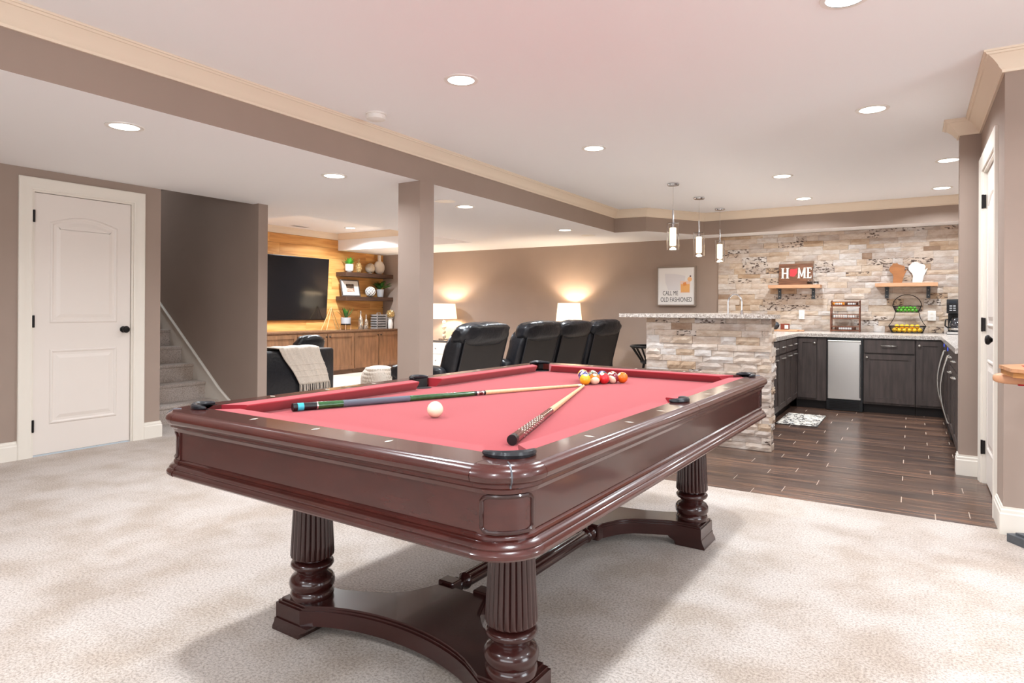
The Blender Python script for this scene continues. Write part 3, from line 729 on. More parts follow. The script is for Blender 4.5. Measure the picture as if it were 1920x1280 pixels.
# ================================================================== KITCHEN AND BAR
def stone_mat():
    m = mat('ledger_stone', S(226, 206, 188), .8, bump=.35, bscale=38, coords='World')
    nt, b, L = nodes_of(m)
    oi = nt.nodes.new('ShaderNodeObjectInfo'); g_ = nt.nodes.new('ShaderNodeNewGeometry')
    r = nt.nodes.new('ShaderNodeValToRGB'); cr = r.color_ramp; cr.interpolation = 'CONSTANT'
    cols = [(0,(232,216,202)),(.16,(232,218,206)),(.38,(216,192,168)),(.44,(236,228,222)),(.58,(228,208,188)),(.70,(214,200,190)),(.84,(206,178,150)),(.88,(230,212,196)),(.965,(178,150,128))]
    cr.elements[0].color = S(*cols[0][1]); cr.elements[1].position = cols[1][0]; cr.elements[1].color = S(*cols[1][1])
    for p_, c_ in cols[2:]: e = cr.elements.new(p_); e.color = S(*c_)
    L(oi.outputs['Random'], r.inputs['Fac'])
    n = nt.nodes.new('ShaderNodeTexNoise'); n.inputs['Scale'].default_value = 9; n.inputs['Detail'].default_value = 8; n.inputs['Roughness'].default_value = .7
    mp = nt.nodes.new('ShaderNodeMapping'); mp.inputs['Scale'].default_value = (1,1,2.2); L(g_.outputs['Position'], mp.inputs['Vector']); L(mp.outputs[0], n.inputs['Vector'])
    k1 = nt.nodes.new('ShaderNodeValToRGB'); k1.color_ramp.elements[0].position = .42; k1.color_ramp.elements[0].color = (.60,.545,.50,1)
    k1.color_ramp.elements[1].position = .58; k1.color_ramp.elements[1].color = (.74,.74,.74,1); L(n.outputs['Fac'], k1.inputs['Fac'])
    mx = nt.nodes.new('ShaderNodeMix'); mx.data_type = 'RGBA'; mx.blend_type = 'MULTIPLY'; mx.inputs['Factor'].default_value = .9
    L(r.outputs[0], mx.inputs['A']); L(k1.outputs[0], mx.inputs['B'])
    # dark mineral veins on a few stones
    v = nt.nodes.new('ShaderNodeTexNoise'); v.inputs['Scale'].default_value = 26; v.inputs['Detail'].default_value = 5; L(mp.outputs[0], v.inputs['Vector'])
    k2 = nt.nodes.new('ShaderNodeMapRange'); k2.inputs['From Min'].default_value = .54; k2.inputs['From Max'].default_value = .60; L(v.outputs['Fac'], k2.inputs['Value'])
    sn = nt.nodes.new('ShaderNodeMath'); sn.operation = 'MULTIPLY'; sn.inputs[1].default_value = 91.7; L(oi.outputs['Random'], sn.inputs[0])
    fr = nt.nodes.new('ShaderNodeMath'); fr.operation = 'FRACT'; L(sn.outputs[0], fr.inputs[0])
    gt = nt.nodes.new('ShaderNodeMath'); gt.operation = 'GREATER_THAN'; gt.inputs[1].default_value = .86; L(fr.outputs[0], gt.inputs[0])
    ml = nt.nodes.new('ShaderNodeMath'); ml.operation = 'MULTIPLY'; L(gt.outputs[0], ml.inputs[0]); L(k2.outputs[0], ml.inputs[1])
    mx2 = nt.nodes.new('ShaderNodeMix'); mx2.data_type = 'RGBA'; mx2.inputs['B'].default_value = S(88,72,64)
    L(ml.outputs[0], mx2.inputs['Factor']); L(mx.outputs['Result'], mx2.inputs['A']); L(mx2.outputs['Result'], b.inputs['Base Color'])
    return m
STONE = stone_mat()
MORTAR = mat('stone_joint', S(150,128,110), .95)  # even tan colour in the joints between stones
# six rough stone blanks, unit size, front towards -y
blanks = []
for k in range(6):
    rnd = random.Random(k+3); nx, nz = 4, 2; vs = []
    for j in range(nz+1):
        for i in range(nx+1):
            ed = i in (0,nx) or j in (0,nz)
            vs.append((i/nx, -1+(.28 if ed else 0)+rnd.uniform(-.12,.16), j/nz))
    fs = [(j*(nx+1)+i, j*(nx+1)+i+1, (j+1)*(nx+1)+i+1, (j+1)*(nx+1)+i) for j in range(nz) for i in range(nx)]
    rim = [i for i in range(nx+1)]+[j*(nx+1)+nx for j in range(1,nz+1)]+[nz*(nx+1)+i for i in range(nx-1,-1,-1)]+[j*(nx+1) for j in range(nz-1,0,-1)]
    k0 = len(vs); vs += [(vs[i][0],0,vs[i][2]) for i in rim]; n = len(rim)
    fs += [(rim[i], k0+i, k0+(i+1)%n, rim[(i+1)%n]) for i in range(n)]
    blanks.append(MB().add(vs, fs).mesh('stone', STONE, smooth=0))
def stones(parent, org, rz, width, z0, z1, rows, lmin, lmax, seed, dmin=.010, dmax=.030):
    rnd = random.Random(seed); z = z0
    while z < z1-.012:
        h = rnd.choice(rows); h = min(h, z1-z)
        if z1-(z+h) < .02: h = z1-z
        x = 0
        while x < width-.001:
            l = rnd.uniform(lmin, lmax)
            if width-(x+l) < lmin*.6: l = width-x
            d = rnd.uniform(dmin, dmax)
            c, s_ = cos(rz), sin(rz)
            inst('stone', rnd.choice(blanks), parent, (org[0]+c*x, org[1]+s_*x, z), (l-.0015, d, h-.0015), (0,0,rz))
            x += l
        z += h
wbs = struct('wall_stone', MB().box(-2.37,.95,9.424,9.43,.885,ZL-.001), MORTAR, 'cream and tan split-face stone wall above the kitchen counter', 'stone wall')
stones(wbs, (-2.37,9.424), 0, 3.32, .886, ZL-.002, (.056,.064,.072,.08), .11, .34, 11)
wbar = struct('wall_bar', MB().box(-2.00,-.985,5.55,5.66,0,1.085).box(-2.00,-1.89,5.66,9.424,0,1.085), MORTAR, 'bar front clad in cream split-face stone under granite', 'stone wall')
stones(wbar, (-2.028,5.55), 0, 1.062, .002, 1.085, (.046,.052,.06,.066), .07, .26, 5, .012, .034)
stones(wbar, (-.985,5.535), pi/2, .135, .002, 1.085, (.052,.06,.066), .10, .135, 8, .012, .04)
# granite
bt = [(-2.26,5.455),(-.93,5.455),(-.93,5.72),(-1.80,5.72),(-1.80,9.42),(-2.26,9.42)]
tag(MB().prism(bt, 1.086, 1.118).obj('granite_bar_counter', GRANITE, smooth=0, bevel=.004), 'speckled granite slab topping the raised stone bar', 'bar counter')
ct = [(-1.885,5.665),(-1.145,5.665),(-1.145,8.285),(.265,8.285),(.265,5.655),(.945,5.655),(.945,9.39),(-1.885,9.39)]
tag(MB().prism(ct, .846, .886).obj('countertop', GRANITE, smooth=0, bevel=.003), 'lower speckled granite counter running round the kitchen', 'countertop')

KNOB = [(.004,0),(.006,.012),(.013,.018),(.014,.024),(.009,.029),(.001,.03)]
def front(parent, x0, x1, z0, z1, name, knob=None, pull=None, m=CABW, km=NICKEL, rail=.055, y=0):
    """shaker front, local face at y (proud to -y)"""
    if z1-z0 > .2:
        d = MB().box(x0,x0+rail,y-.02,y,z0,z1).box(x1-rail,x1,y-.02,y,z0,z1).box(x0+rail,x1-rail,y-.02,y,z0,z0+rail).box(x0+rail,x1-rail,y-.02,y,z1-rail,z1).obj(name, m, parent, smooth=0)
        MB().box(x0+rail,x1-rail,y-.011,y,z0+rail,z1-rail).obj('panel', m, d, smooth=0)
    else:
        d = MB().box(x0,x1,y-.02,y,z0,z1).obj(name, m, parent, smooth=0, bevel=.003)
    if knob: MB().lathe([(r,-z-.0) for r,z in KNOB], 14, (0,0,0), axis='y').obj('knob', km, d, loc=(knob[0],y-.02,knob[1]))
    if pull:
        px, pz, pl = pull
        MB().tube([(px-pl/2,y-.018,pz),(px-pl/2,y-.038,pz),(px-pl/2+.012,y-.044,pz),(px+pl/2-.012,y-.044,pz),(px+pl/2,y-.038,pz),(px+pl/2,y-.018,pz)], .0055, 8).obj('handle', km, d)
    return d
def cab(name, label, loc, rz, w, depth=.58, m=CABW, top=.845, toe=.1, grp=None, cat='cabinet'):
    c = thing(name, label, cat, loc, rz, grp)
    MB().box(0,w,.0,depth,toe,top).obj('body', m, c, smooth=0)
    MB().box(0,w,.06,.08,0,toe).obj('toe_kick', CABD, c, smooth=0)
    return c
KG = 'dark kitchen base cabinets'
Yf = 8.325
c = cab('base_cabinet', 'dark corner base cabinet with one door left of the ice maker', (-1.178,Yf,0), 0, .33, grp=KG)
front(c, .02, .225, .125, .83, 'door', knob=(.205,.775), rail=.05); MB().box(.235,.325,-.012,0,.1,.845).obj('filler', CABW, c, smooth=0)
c = cab('base_cabinet', 'dark base cabinet with wide drawer over a square door', (-.468,Yf,0), 0, .50, grp=KG)
front(c, .008, .492, .68, .832, 'drawer', pull=(.25,.765,.15)); front(c, .008, .492, .125, .665, 'door', knob=(.035,.63))
c = cab('base_cabinet', 'dark narrow base cabinet with one door beside the right corner', (.036,Yf,0), 0, .262, grp=KG)
front(c, .008, .254, .125, .83, 'door', knob=(.035,.775))
im = thing('ice_maker', 'stainless steel under-counter ice maker with black vent grille', 'ice maker', (-.845,Yf,0))
MB().box(0,.372,.0,.55,.02,.84).obj('body', BLACK, im, smooth=0)
d_ = MB().box(.012,.355,-.035,-.002,.135,.815).obj('door', STEEL, im, smooth=0, bevel=.004)
tag(MB().box(.012,.355,-.05,-.03,.795,.812).obj('handle_lip', NICKEL, d_, smooth=0, bevel=.004), 'brushed lip handle')
MB().box(.340,.350,-.044,-.034,.16,.77).obj('edge_handle', BLACK, d_, smooth=0)
gr = MB().box(.0,.372,-.02,0,.005,.125).obj('grille', BLACK, im, smooth=0)
for k in range(5): MB().box(.03,.34,-.028,-.018,.03+.018*k,.038+.018*k).obj('slat', BLACKM, gr, smooth=0)
# left run, faces +X (rz=+90deg: local x -> +Y, local -y -> +X)
for i, (y0, w, lab) in enumerate([(7.50,.80,'dark drawer and door base cabinet nearest the back corner on the left run'),(6.62,.87,'dark drawer and door base cabinet in the middle of the left run'),(5.675,.935,'dark base cabinet hidden behind the stone bar end')]):
    c = cab('base_cabinet', lab, (-1.178,y0,0), pi/2, w, grp=KG)
    for k in range(2):
        a, b_ = .008+k*w/2, w/2-.006+k*w/2
        front(c, a, b_, .70, .832, 'drawer', pull=((a+b_)/2,.765,.11)); front(c, a, b_, .125, .685, 'door', pull=((a+b_)/2,.65,.11), rail=.05)
# right run, faces -X (rz=-90deg: local x -> -Y)
for y1, lab in [(8.25,'dark panelled wine cooler with curved steel handle, farther of two'),(7.45,'dark panelled wine cooler with curved steel handle, nearer of two')]:
    c = thing('wine_cooler', lab, 'wine cooler', (.302,y1,0), -pi/2, 'wine coolers on the right run')
    MB().box(0,.60,0,.58,.02,.84).obj('body', BLACK, c, smooth=0)
    dd = front(c, .006, .594, .12, .835, 'door', m=CABW)
    hx = .55
    MB().tube([(hx,-.02,.76)]+[(hx, -.03-.055*sin(pi*k/12), .76-.60*k/12) for k in range(13)]+[(hx,-.02,.16)], .009, 8).obj('handle', NICKEL, dd)
    tag(MB().box(.25,.35,-.0225,-.02,.79,.82).obj('display', mat('blue_display', S(40,70,200), .3, emit=.6, ecol=S(50,90,255)), dd, smooth=0), 'small blue lit display')
    MB().box(.0,.6,-.01,0,.02,.115).obj('kick_plate', CABD, c, smooth=0)
c = cab('base_cabinet', 'dark base cabinet by the right wall end with steel pulls', (.302,6.82,0), -pi/2, 1.13, grp=KG)
for k in range(2):
    a, b_ = .008+k*.565, .557+k*.565
    front(c, a, b_, .70, .832, 'drawer', pull=((a+b_)/2,.765,.13)); front(c, a, b_, .125, .685, 'door', pull=((a+b_)/2,.64,.13))

# faucet
f = thing('faucet', 'tall chrome spring-neck kitchen faucet rising behind the bar top', 'faucet', (-1.66,7.0,.886))
MB().lathe([(.026,0),(.026,.006),(.018,.012),(.018,.05),(.014,.055)],18).obj('base', CHROME, f)
arc = [(0,0,.05),(0,0,.35)]+[(.07-.07*cos(pi*k/12), 0, .35+.085*sin(pi*k/12)) for k in range(1,13)]+[(.14,0,.27)]
MB().tube(arc, .009, 10).obj('neck', CHROME, f)
MB().lathe([(.009,0),(.016,-.02),(.017,-.085),(.012,-.09)],14,(.14,0,.275)).obj('spray_head', CHROME, f)
MB().tube([(.0,-.018,.04),(.0,-.045,.06),(.0,-.06,.10)], .006, 8).obj('lever', CHROME, f)

# bar stool left of the bar
bs = thing('bar_stool', 'black spindle-back bar stool tucked beside the stone bar', 'bar stool', (-2.40,6.72,0))
MB().lathe([(.001,.57),(.11,.57),(.125,.585),(.12,.605),(.001,.595)],28,caps=False).obj('seat', BLACKM, bs)
for a in (45,135,225,315):
    ca, sa = cos(radians(a)), sin(radians(a))
    MB().tube([(.09*ca,.09*sa,.575),(.19*ca,.19*sa,0)], .014, 8).obj('leg', BLACKM, bs)
MB().tube([(.155*cos(radians(t)),.155*sin(radians(t)),.24) for t in range(0,360,15)], .009, 8, closed=True).obj('foot_ring', BLACKM, bs)
br = MB().tube([(.22*cos(radians(t)),.22*sin(radians(t)),.755) for t in range(70,291,11)], .014, 8).obj('back_rim', BLACKM, bs)
for t in range(80,291,20): MB().tube([(.115*cos(radians(t)),.115*sin(radians(t)),.60),(.22*cos(radians(t)),.22*sin(radians(t)),.755)], .007, 6).obj('spindle', BLACKM, bs)

# mat
RUGM = mat('rug_weave', S(222,214,204), .95)
nt, b, L = nodes_of(RUGM); tc = nt.nodes.new('ShaderNodeTexCoord'); wv = nt.nodes.new('ShaderNodeTexVoronoi'); wv.feature = 'DISTANCE_TO_EDGE'; wv.inputs['Scale'].default_value = 14
ns = nt.nodes.new('ShaderNodeTexNoise'); ns.inputs['Scale'].default_value = 18
mx = nt.nodes.new('ShaderNodeMix'); mx.data_type = 'RGBA'; L(tc.outputs['Object'], ns.inputs['Vector']); mx.inputs['Factor'].default_value = .12; L(tc.outputs['Object'], mx.inputs['A']); L(ns.outputs['Color'], mx.inputs['B']); L(mx.outputs['Result'], wv.inputs['Vector'])
rp = nt.nodes.new('ShaderNodeValToRGB'); rp.color_ramp.elements[0].position = .05; rp.color_ramp.elements[0].color = S(58,52,52); rp.color_ramp.elements[1].position = .13; rp.color_ramp.elements[1].color = S(222,212,200)
L(wv.outputs['Distance'], rp.inputs['Fac']); L(rp.outputs[0], b.inputs['Base Color'])
rg = thing('kitchen_mat', 'cream and charcoal patterned mat on the dark kitchen floor', 'mat', (-.985,7.37,0))
MB().box(-.19,.19,-.39,.39,.0005,.008).obj('mat_top', RUGM, rg, smooth=0)
MB().box(-.195,.195,-.395,.395,.0003,.005).obj('border', BLACK, rg, smooth=0)

# pendants
GLOW = mat('lit_inner_glass', S(255,240,215), .4, emit=1.6, ecol=S(255,226,180))
for y_, lab in [(6.70,'clear glass cylinder pendant lamp nearest, largest of three'),(7.68,'middle clear glass cylinder pendant lamp of three'),(8.66,'farthest clear glass cylinder pendant lamp of three')]:
    p = thing('pendant_lamp', lab, 'pendant lamp', (-2.165,y_,ZC), 0, 'glass pendants over the bar')
    MB().lathe([(.062,0),(.064,-.012),(.058,-.022),(.01,-.026)],28).obj('canopy', CHROME, p)
    MB().tube([(0,0,-.024),(0,0,-.28)], .0016, 6).obj('cord', SILV, p)
    MB().lathe([(.004,-.27),(.010,-.29),(.011,-.40),(.016,-.43),(.016,-.46)],14).obj('stem', CHROME, p)
    MB().lathe([(.022,-.445),(.022,-.47)],16).obj('socket', CHROME, p)
    MB().lathe([(.064,-.42),(.064,-.705),(.061,-.705),(.061,-.42)],32,caps=False).obj('outer_glass', GLASS, p)
    MB().lathe([(.061,-.422),(.014,-.424),(.014,-.427),(.061,-.426)],32,caps=False).obj('glass_lid', GLASS, p)
    MB().lathe([(.026,-.47),(.034,-.475),(.034,-.655),(.026,-.66)],24).obj('inner_glass', GLOW, p)
    ld = bpy.data.lights.new('pendant_bulb','POINT'); ld.energy = 3.5; ld.color = (1,.88,.7); ld.shadow_soft_size = .05
    lo = bpy.data.objects.new('pendant_bulb', ld); COL.objects.link(lo); lo.parent = p; lo.location = (0,0,-.72)

# wall shelves with iron brackets
def wshelf(x0, x1, z, lab, bx):
    s_ = thing('wall_shelf', lab, 'shelf', ((x0+x1)/2, 9.40, z), 0, 'light wood shelves on the stone wall')
    w = (x1-x0)/2
    MB().box(-w,w,-.21,0,-.045,0).obj('board', BUTCH, s_, smooth=0, bevel=.003)
    for b_ in bx:
        q = MB().box(b_-.02,b_+.02,-.013,-.005,-.185,-.045).box(b_-.02,b_+.02,-.17,-.005,-.052,-.045).obj('bracket', mat('grey_iron', S(72,76,80), .5, .5), s_, smooth=0)
        for z_ in (-.085,-.15): MB().lathe([(.006,0),(.005,-.004),(.001,-.005)],10,(b_,-.013,z_),axis='y').obj('screw', NICKEL, q)
    return s_
wshelf(-1.655,-1.015,1.497,'light wood wall shelf under the heart and letter sign',(-.205,.215))
wshelf(-.395,.262,1.502,'light wood wall shelf holding two state-shaped boards',(-.205,.235))
# sign
WOODS = mat('sign_wood', S(138,92,66), .7, var=.5, scale=6, stretch=(1,3,10))
SW = mat('sign_white', S(236,230,222), .6); SR = mat('sign_red', S(205,60,66), .6)
sg_ = thing('home_sign', 'brown wooden sign with white letters H M E and a red state shape', 'sign', (-1.335,9.365,1.4975), 0)
sg_.rotation_euler = (radians(-4),0,0)
for k in range(3): MB().box(-.21,.21,-.012,0,.003+.096*k,.097+.096*k).obj('plank', WOODS, sg_, smooth=0)
def slab(name, polys, m, p, dy=-.0135):
    mb = MB()
    for q in polys: mb.prism(q, dy-.001, dy, axis='y')
    return mb.obj(name, m, p, smooth=0)
def R4(x0,x1,z0,z1): return [(x0,z0),(x1,z0),(x1,z1),(x0,z1)]
za, zb = .09, .235
slab('letter', [R4(-.175,-.15,za,zb),R4(-.115,-.09,za,zb),R4(-.15,-.115,.155,.17),R4(-.183,-.142,za,za+.01),R4(-.183,-.142,zb-.01,zb),R4(-.123,-.082,za,za+.01),R4(-.123,-.082,zb-.01,zb)], SW, sg_)
slab('letter', [R4(.03,.05,za,zb),R4(.098,.122,za,zb),[(.05,zb),(.03,zb),(.068,za+.02),(.08,za+.02)],[(.098,zb),(.118,zb),(.08,za+.02),(.068,za+.02)],R4(.022,.058,za,za+.01),R4(.09,.13,za,za+.01)], SW, sg_)
slab('letter', [R4(.142,.164,za,zb),R4(.164,.195,zb-.014,zb),R4(.164,.195,za,za+.014),R4(.164,.184,.156,.17),R4(.186,.195,zb-.035,zb),R4(.186,.195,za,za+.035),R4(.134,.142,za,za+.01),R4(.134,.142,zb-.01,zb)], SW, sg_)
slab('red_shape', [[(-.075,.21),(-.045,.222),(-.02,.214),(.0,.222),(.018,.228),(.018,.165),(.004,.138),(-.012,.12),(-.03,.112),(-.05,.118),(-.075,.125)]], SR, sg_)
for x_, lab in ((-1.155,'small dark-bottomed glass in front of the wooden letter sign'),(-1.075,'small dark-bottomed glass at the right end of the sign shelf')):
    gl = thing('stemless_glass', lab, 'glass', (x_,9.30,1.4975), 0, 'two small glasses on the shelf')
    MB().lathe([(.001,.001),(.022,.001),(.032,.02),(.034,.045),(.028,.08),(.027,.08),(.032,.045),(.030,.022),(.001,.022)],20,caps=False).obj('bowl', GLASS, gl)
    MB().lathe([(.001,.0225),(.029,.0225),(.031,.042),(.001,.042)],20,caps=False).obj('contents', mat('dark_contents', S(52,34,32), .4), gl)
# state-shaped boards
wi = [(.02,.0),(.115,.0),(.125,.04),(.135,.085),(.15,.12),(.172,.175),(.150,.155),(.142,.16),(.150,.19),(.140,.215),(.110,.225),(.075,.24),(.06,.262),(.055,.25),(.015,.252),(.012,.232),(-.015,.205),(-.02,.17),(-.012,.145),(.012,.12),(.025,.085),(.02,.04)]
def state(name, lab, x, y, sc, m, th, rot):
    o = thing(name, lab, 'board', (x,y,1.5025), 0); o.rotation_euler = (radians(rot),0,0)
    P_ = [(a*sc,b_*sc) for a,b_ in wi]
    k = MB().prism(P_, -th, 0, axis='y').obj('board', m, o, smooth=.3)
    return o, P_
o, P_ = state('state_cutting_board', 'brown wooden state-shaped cutting board on the right shelf', -.225, 9.345, 1.0, mat('cutting_board_wood', S(168,108,60), .6, var=.2, scale=5, stretch=(1,1,8)), .018, -8)
o, P_ = state('state_platter', 'white glazed state-shaped platter behind the brown board', -.02, 9.385, 1.06, WHITE, .012, -7)
MB().tube([(a*.9+.006,-.014,b_*.9+.012) for a,b_ in P_], .003, 6, closed=True).obj('raised_edge', WHITE, o)
# outlets
for x_, w, lab in ((-1.261,.07,'white wall plate on the stone left of the tiered rack'),(.205,.085,'white outlet plate on the stone beside the coffee maker')):
    p = thing('outlet_plate', lab, 'outlet', (x_,9.388,1.10), 0)
    MB().box(-w/2,w/2,-.006,.034,-.06,.06).obj('plate', WHITE, p, smooth=0, bevel=.003)
    for z_ in (-.025,.025): MB().box(-.014,.014,-.0085,-.006,z_-.014,z_+.014).obj('socket', TRIM, p, smooth=0)
# three tier rack
RW = mat('rack_brown', S(112,62,38), .5, var=.3, scale=20)
rk = thing('tiered_rack', 'brown three-tier basket rack with snack packets on the counter', 'rack', (-.723,9.22,.886))
for s_ in (-1,1):
    MB().box(s_*.162-.006,s_*.162+.006,.07,.085,0,.405).obj('post', RW, rk, smooth=0)
    MB().box(s_*.162-.006,s_*.162+.006,-.085,-.07,0,.31).obj('post', RW, rk, smooth=0)
for i, (z_, y_) in enumerate(((.012,-.0),(.165,.012),(.325,.03))):
    tr = MB().box(-.156,.156,y_-.075,y_+.05,z_,z_+.006).box(-.162,.162,y_-.081,y_-.075,z_,z_+.016).box(-.162,.162,y_-.081,y_-.075,z_+.052,z_+.062).obj('tray', RW, rk, smooth=0)
    for k in range(24): MB().tube([(-.155+.0135*k,y_-.078,z_),(-.155+.0135*k+(.012 if k%2 else -.012),y_-.078,z_+.06)], .0016, 4).obj('wire', BLACKM, tr)
    for s_ in (-1,1): MB().box(s_*.159-.004,s_*.159+.004,y_-.081,y_+.05,z_,z_+.07).obj('side', RW, tr, smooth=0)
pkt = [mat('orange_packet', S(232,142,40), .4), mat('white_packet', S(220,215,212), .4), mat('brown_packet', S(92,56,40), .4), mat('pale_packet', S(210,190,176), .5)]
for i, (x_, z_, y_, w, mi, lab) in enumerate([(-.08,.332,.03,.07,0,'orange and white snack packet in the top rack tray'),(.07,.332,.03,.075,2,'dark brown snack packet in the top rack tray'),(-.06,.172,.012,.08,1,'white snack packet in the middle rack tray'),(.08,.172,.012,.06,3,'pale snack packet in the middle rack tray'),(.0,.019,0,.12,2,'dark brown snack box in the bottom rack tray')]):
    q = thing('snack_packet', lab, 'snack packet', (-.723+x_,9.22+y_-.02,.886+z_), 0, 'snacks in the tiered rack')
    MB().box(-w,w,-.03,.03,0,.05).obj('wrapper', pkt[mi], q, smooth=.4, bevel=.01)
    MB().box(-w*.6,w*.6,-.0315,-.03,.014,.038).obj('printed_band', pkt[1 if mi != 1 else 3], q, smooth=0)
# fruit basket
fb = thing('fruit_basket', 'two-tier black wire fruit basket with arched handle', 'fruit basket', (-.052,9.20,.886))
def ring_rect(w, d, z, r=.004):
    P_ = []
    for k in range(40):
        a = 2*pi*k/40; c_, s_ = cos(a), sin(a)
        P_.append((math.copysign(abs(c_)**.45,c_)*w, math.copysign(abs(s_)**.45,s_)*d, z))
    return P_
def basket(nm, z0, z1, w0, w1, d0, d1, n):
    bk = MB().tube(ring_rect(w1,d1,z1), .005, 6, closed=True).tube(ring_rect(w0,d0,z0), .004, 6, closed=True).obj(nm, BLACKM, fb)
    lo, hi = ring_rect(w0,d0,z0), ring_rect(w1,d1,z1)
    for k in range(40):
        for s_ in (-2,2): MB().tube([lo[k],hi[(k+s_)%40]], .0016, 4).obj('wire', BLACKM, bk)
    mb = MB()
    for k in range(-3,4): mb.tube([(w0*k/3.5,-d0*.95,z0),(w0*k/3.5,d0*.95,z0)], .0018, 4)
    mb.obj('floor_wires', BLACKM, bk)
basket('lower_basket', .008, .085, .165, .195, .085, .105, 14)
basket('upper_basket', .255, .33, .122, .152, .07, .09, 10)
for s_ in (-1,1):
    MB().tube([(s_*.195,.0,.085),(s_*.165,.0,.13),(s_*.135,.0,.19),(s_*.122,.0,.255)], .004, 6).obj('side_wire', BLACKM, fb)
for dy in (-.012,.012): MB().tube([(.15*cos(pi*k/16), dy, .33+.14*sin(pi*k/16)) for k in range(17)], .0042, 6).obj('handle', BLACKM, fb)
LIME = mat('lime_green', S(88,168,44), .35, bump=.15, bscale=120); LEMON = mat('lemon_yellow', S(244,190,40), .4, bump=.15, bscale=120)
rnd = random.Random(4)
def fruit(nm, lab, x, y, z, r, m, grp):
    o = MB().sphere((0,0,0), r, 14, 9, (1,1.15,1)).obj(nm, m, smooth=3); o.location = (-.052+x, 9.20+y, .886+z)
    o.rotation_euler = (0,0,rnd.uniform(-.15,.15)); tag(o, lab, 'fruit', grp)
nth = ['leftmost','second from left','third from left','fourth from left','fifth from left','rightmost']
rown = ['front bottom row','back bottom row','top row']
def fill(nm, adj, where, x0, dx, r, z, y0, y1, m):
    for j in range(3):
        n = 6 if j < 2 else 5
        for k in range(n):
            lab = '%s %s, %s in the %s of the %s basket' % (adj, nm, nth[k] if k < n-1 else 'rightmost', rown[j], where)
            fruit(nm, lab, x0+dx*k+(dx/2 if j == 2 else 0), (y0, y1, (y0+y1)/2)[j], z+(r*1.75 if j == 2 else 0), r, m, '%ss in the %s basket' % (nm, where))
fill('lime', 'green', 'upper', -.098, .039, .0192, .255+.0215, -.026, .026, LIME)
fill('lemon', 'yellow', 'lower', -.1325, .053, .0262, .0365, -.036, .036, LEMON)
# coffee maker
cm = thing('coffee_maker', 'black and steel drip coffee maker on the right counter', 'coffee maker', (.455,9.12,.886), radians(-8))
MB().box(-.10,.10,-.12,.12,0,.035).obj('base', BLACK, cm, smooth=.4, bevel=.008)
MB().box(-.10,.10,.03,.12,.035,.40).obj('tower', BLACK, cm, smooth=.4, bevel=.008)
hd = MB().box(-.10,.02,-.12,.11,.245,.41).obj('brew_head', BLACK, cm, smooth=.4, bevel=.008)
MB().box(.02,.10,-.122,.11,.24,.412).obj('steel_panel', STEEL, hd, smooth=.4, bevel=.006)
MB().box(-.075,-.005,-.124,-.12,.36,.39).obj('display', mat('dark_screen', S(40,44,50), .1), hd, smooth=0)
for k in range(6): MB().box(-.07+.035*(k%2),-.045+.035*(k%2),-.1235,-.12,.275+.025*(k//2),.287+.025*(k//2)).obj('button', GREYP, hd, smooth=0)
cf = MB().lathe([(.001,.04),(.075,.04),(.085,.07),(.083,.12),(.06,.175),(.055,.185)],28,(0,-.035,0),caps=False).obj('carafe', mat('smoked_glass', S(40,40,46), .05, coat=1), cm)
MB().lathe([(.086,.052),(.087,.054),(.087,.07),(.086,.072)],28,(0,-.035,0),caps=False).obj('band', STEEL, cf)
MB().tube([(-.06,-.035,.175),(-.115,-.05,.17),(-.12,-.05,.10),(-.085,-.04,.07)], .009, 8).obj('carafe_handle', BLACK, cf)
MB().lathe([(.058,.184),(.05,.2),(.001,.203)],24,(0,-.035,0),caps=False).obj('lid', BLACK, cf)
MB().box(-.095,.095,-.123,-.118,.006,.03).obj('steel_band', STEEL, cm, smooth=0)
# cutting board, pot and box at the left end
q = thing('cutting_board', 'light wooden cutting board on the counter beside the bar end', 'cutting board', (-1.44,8.95,.886))
MB().box(-.22,.20,-.13,.13,0,.022).obj('board', BUTCH, q, smooth=.4, bevel=.005); MB().box(.20,.27,-.03,.03,.002,.02).obj('handle', BUTCH, q, smooth=.4, bevel=.004)
q = thing('kettle', 'dark round pot standing on the wooden board', 'pot', (-1.545,8.93,.908))
MB().lathe([(.001,0),(.05,0),(.075,.03),(.08,.06),(.065,.09),(.03,.105),(.001,.107)],24,caps=False).obj('body', mat('slate_glaze', S(56,62,68), .4), q)
MB().lathe([(.006,.105),(.012,.115),(.001,.122)],12).obj('lid_knob', BLACK, q)
q = thing('spice_box', 'small reddish wooden box with pale label on the board', 'box', (-1.40,8.95,.908))
MB().box(-.05,.05,-.04,.04,0,.075).obj('body', mat('red_brown_wood', S(128,58,40), .5), q, smooth=0, bevel=.003); MB().box(.0,.045,-.0415,-.04,.012,.06).obj('label_patch', WHITE, q, smooth=0)
# framed print
pf = thing('framed_print', 'white square framed print reading CALL ME OLD FASHIONED', 'picture', (-2.982,9.405,1.508))
FR = mat('grey_brown_frame', S(146,130,118), .6)
w = .292
MB().box(-w,w,-.03,.024,w-.018,w).obj('frame_side', FR, pf, smooth=0); MB().box(-w,w,-.03,.024,-w,-w+.018).obj('frame_side', FR, pf, smooth=0)
MB().box(-w,-w+.018,-.03,.024,-w+.018,w-.018).obj('frame_side', FR, pf, smooth=0); MB().box(w-.018,w,-.03,.024,-w+.018,w-.018).obj('frame_side', FR, pf, smooth=0)
pp = MB().box(-w+.018,w-.018,-.02,.0,-w+.018,w-.018).obj('print', mat('print_paper', S(236,232,230), .6), pf, smooth=0)
INK = mat('print_ink', S(70,66,68), .7)
text('lettering', 'CALL ME', .098, INK, pp, (-.085,-.0205,-.135), (pi/2,0,0), sx=.62)
text('lettering', 'OLD FASHIONED', .098, INK, pp, (.002,-.0205,-.232), (pi/2,0,0), sx=.63)
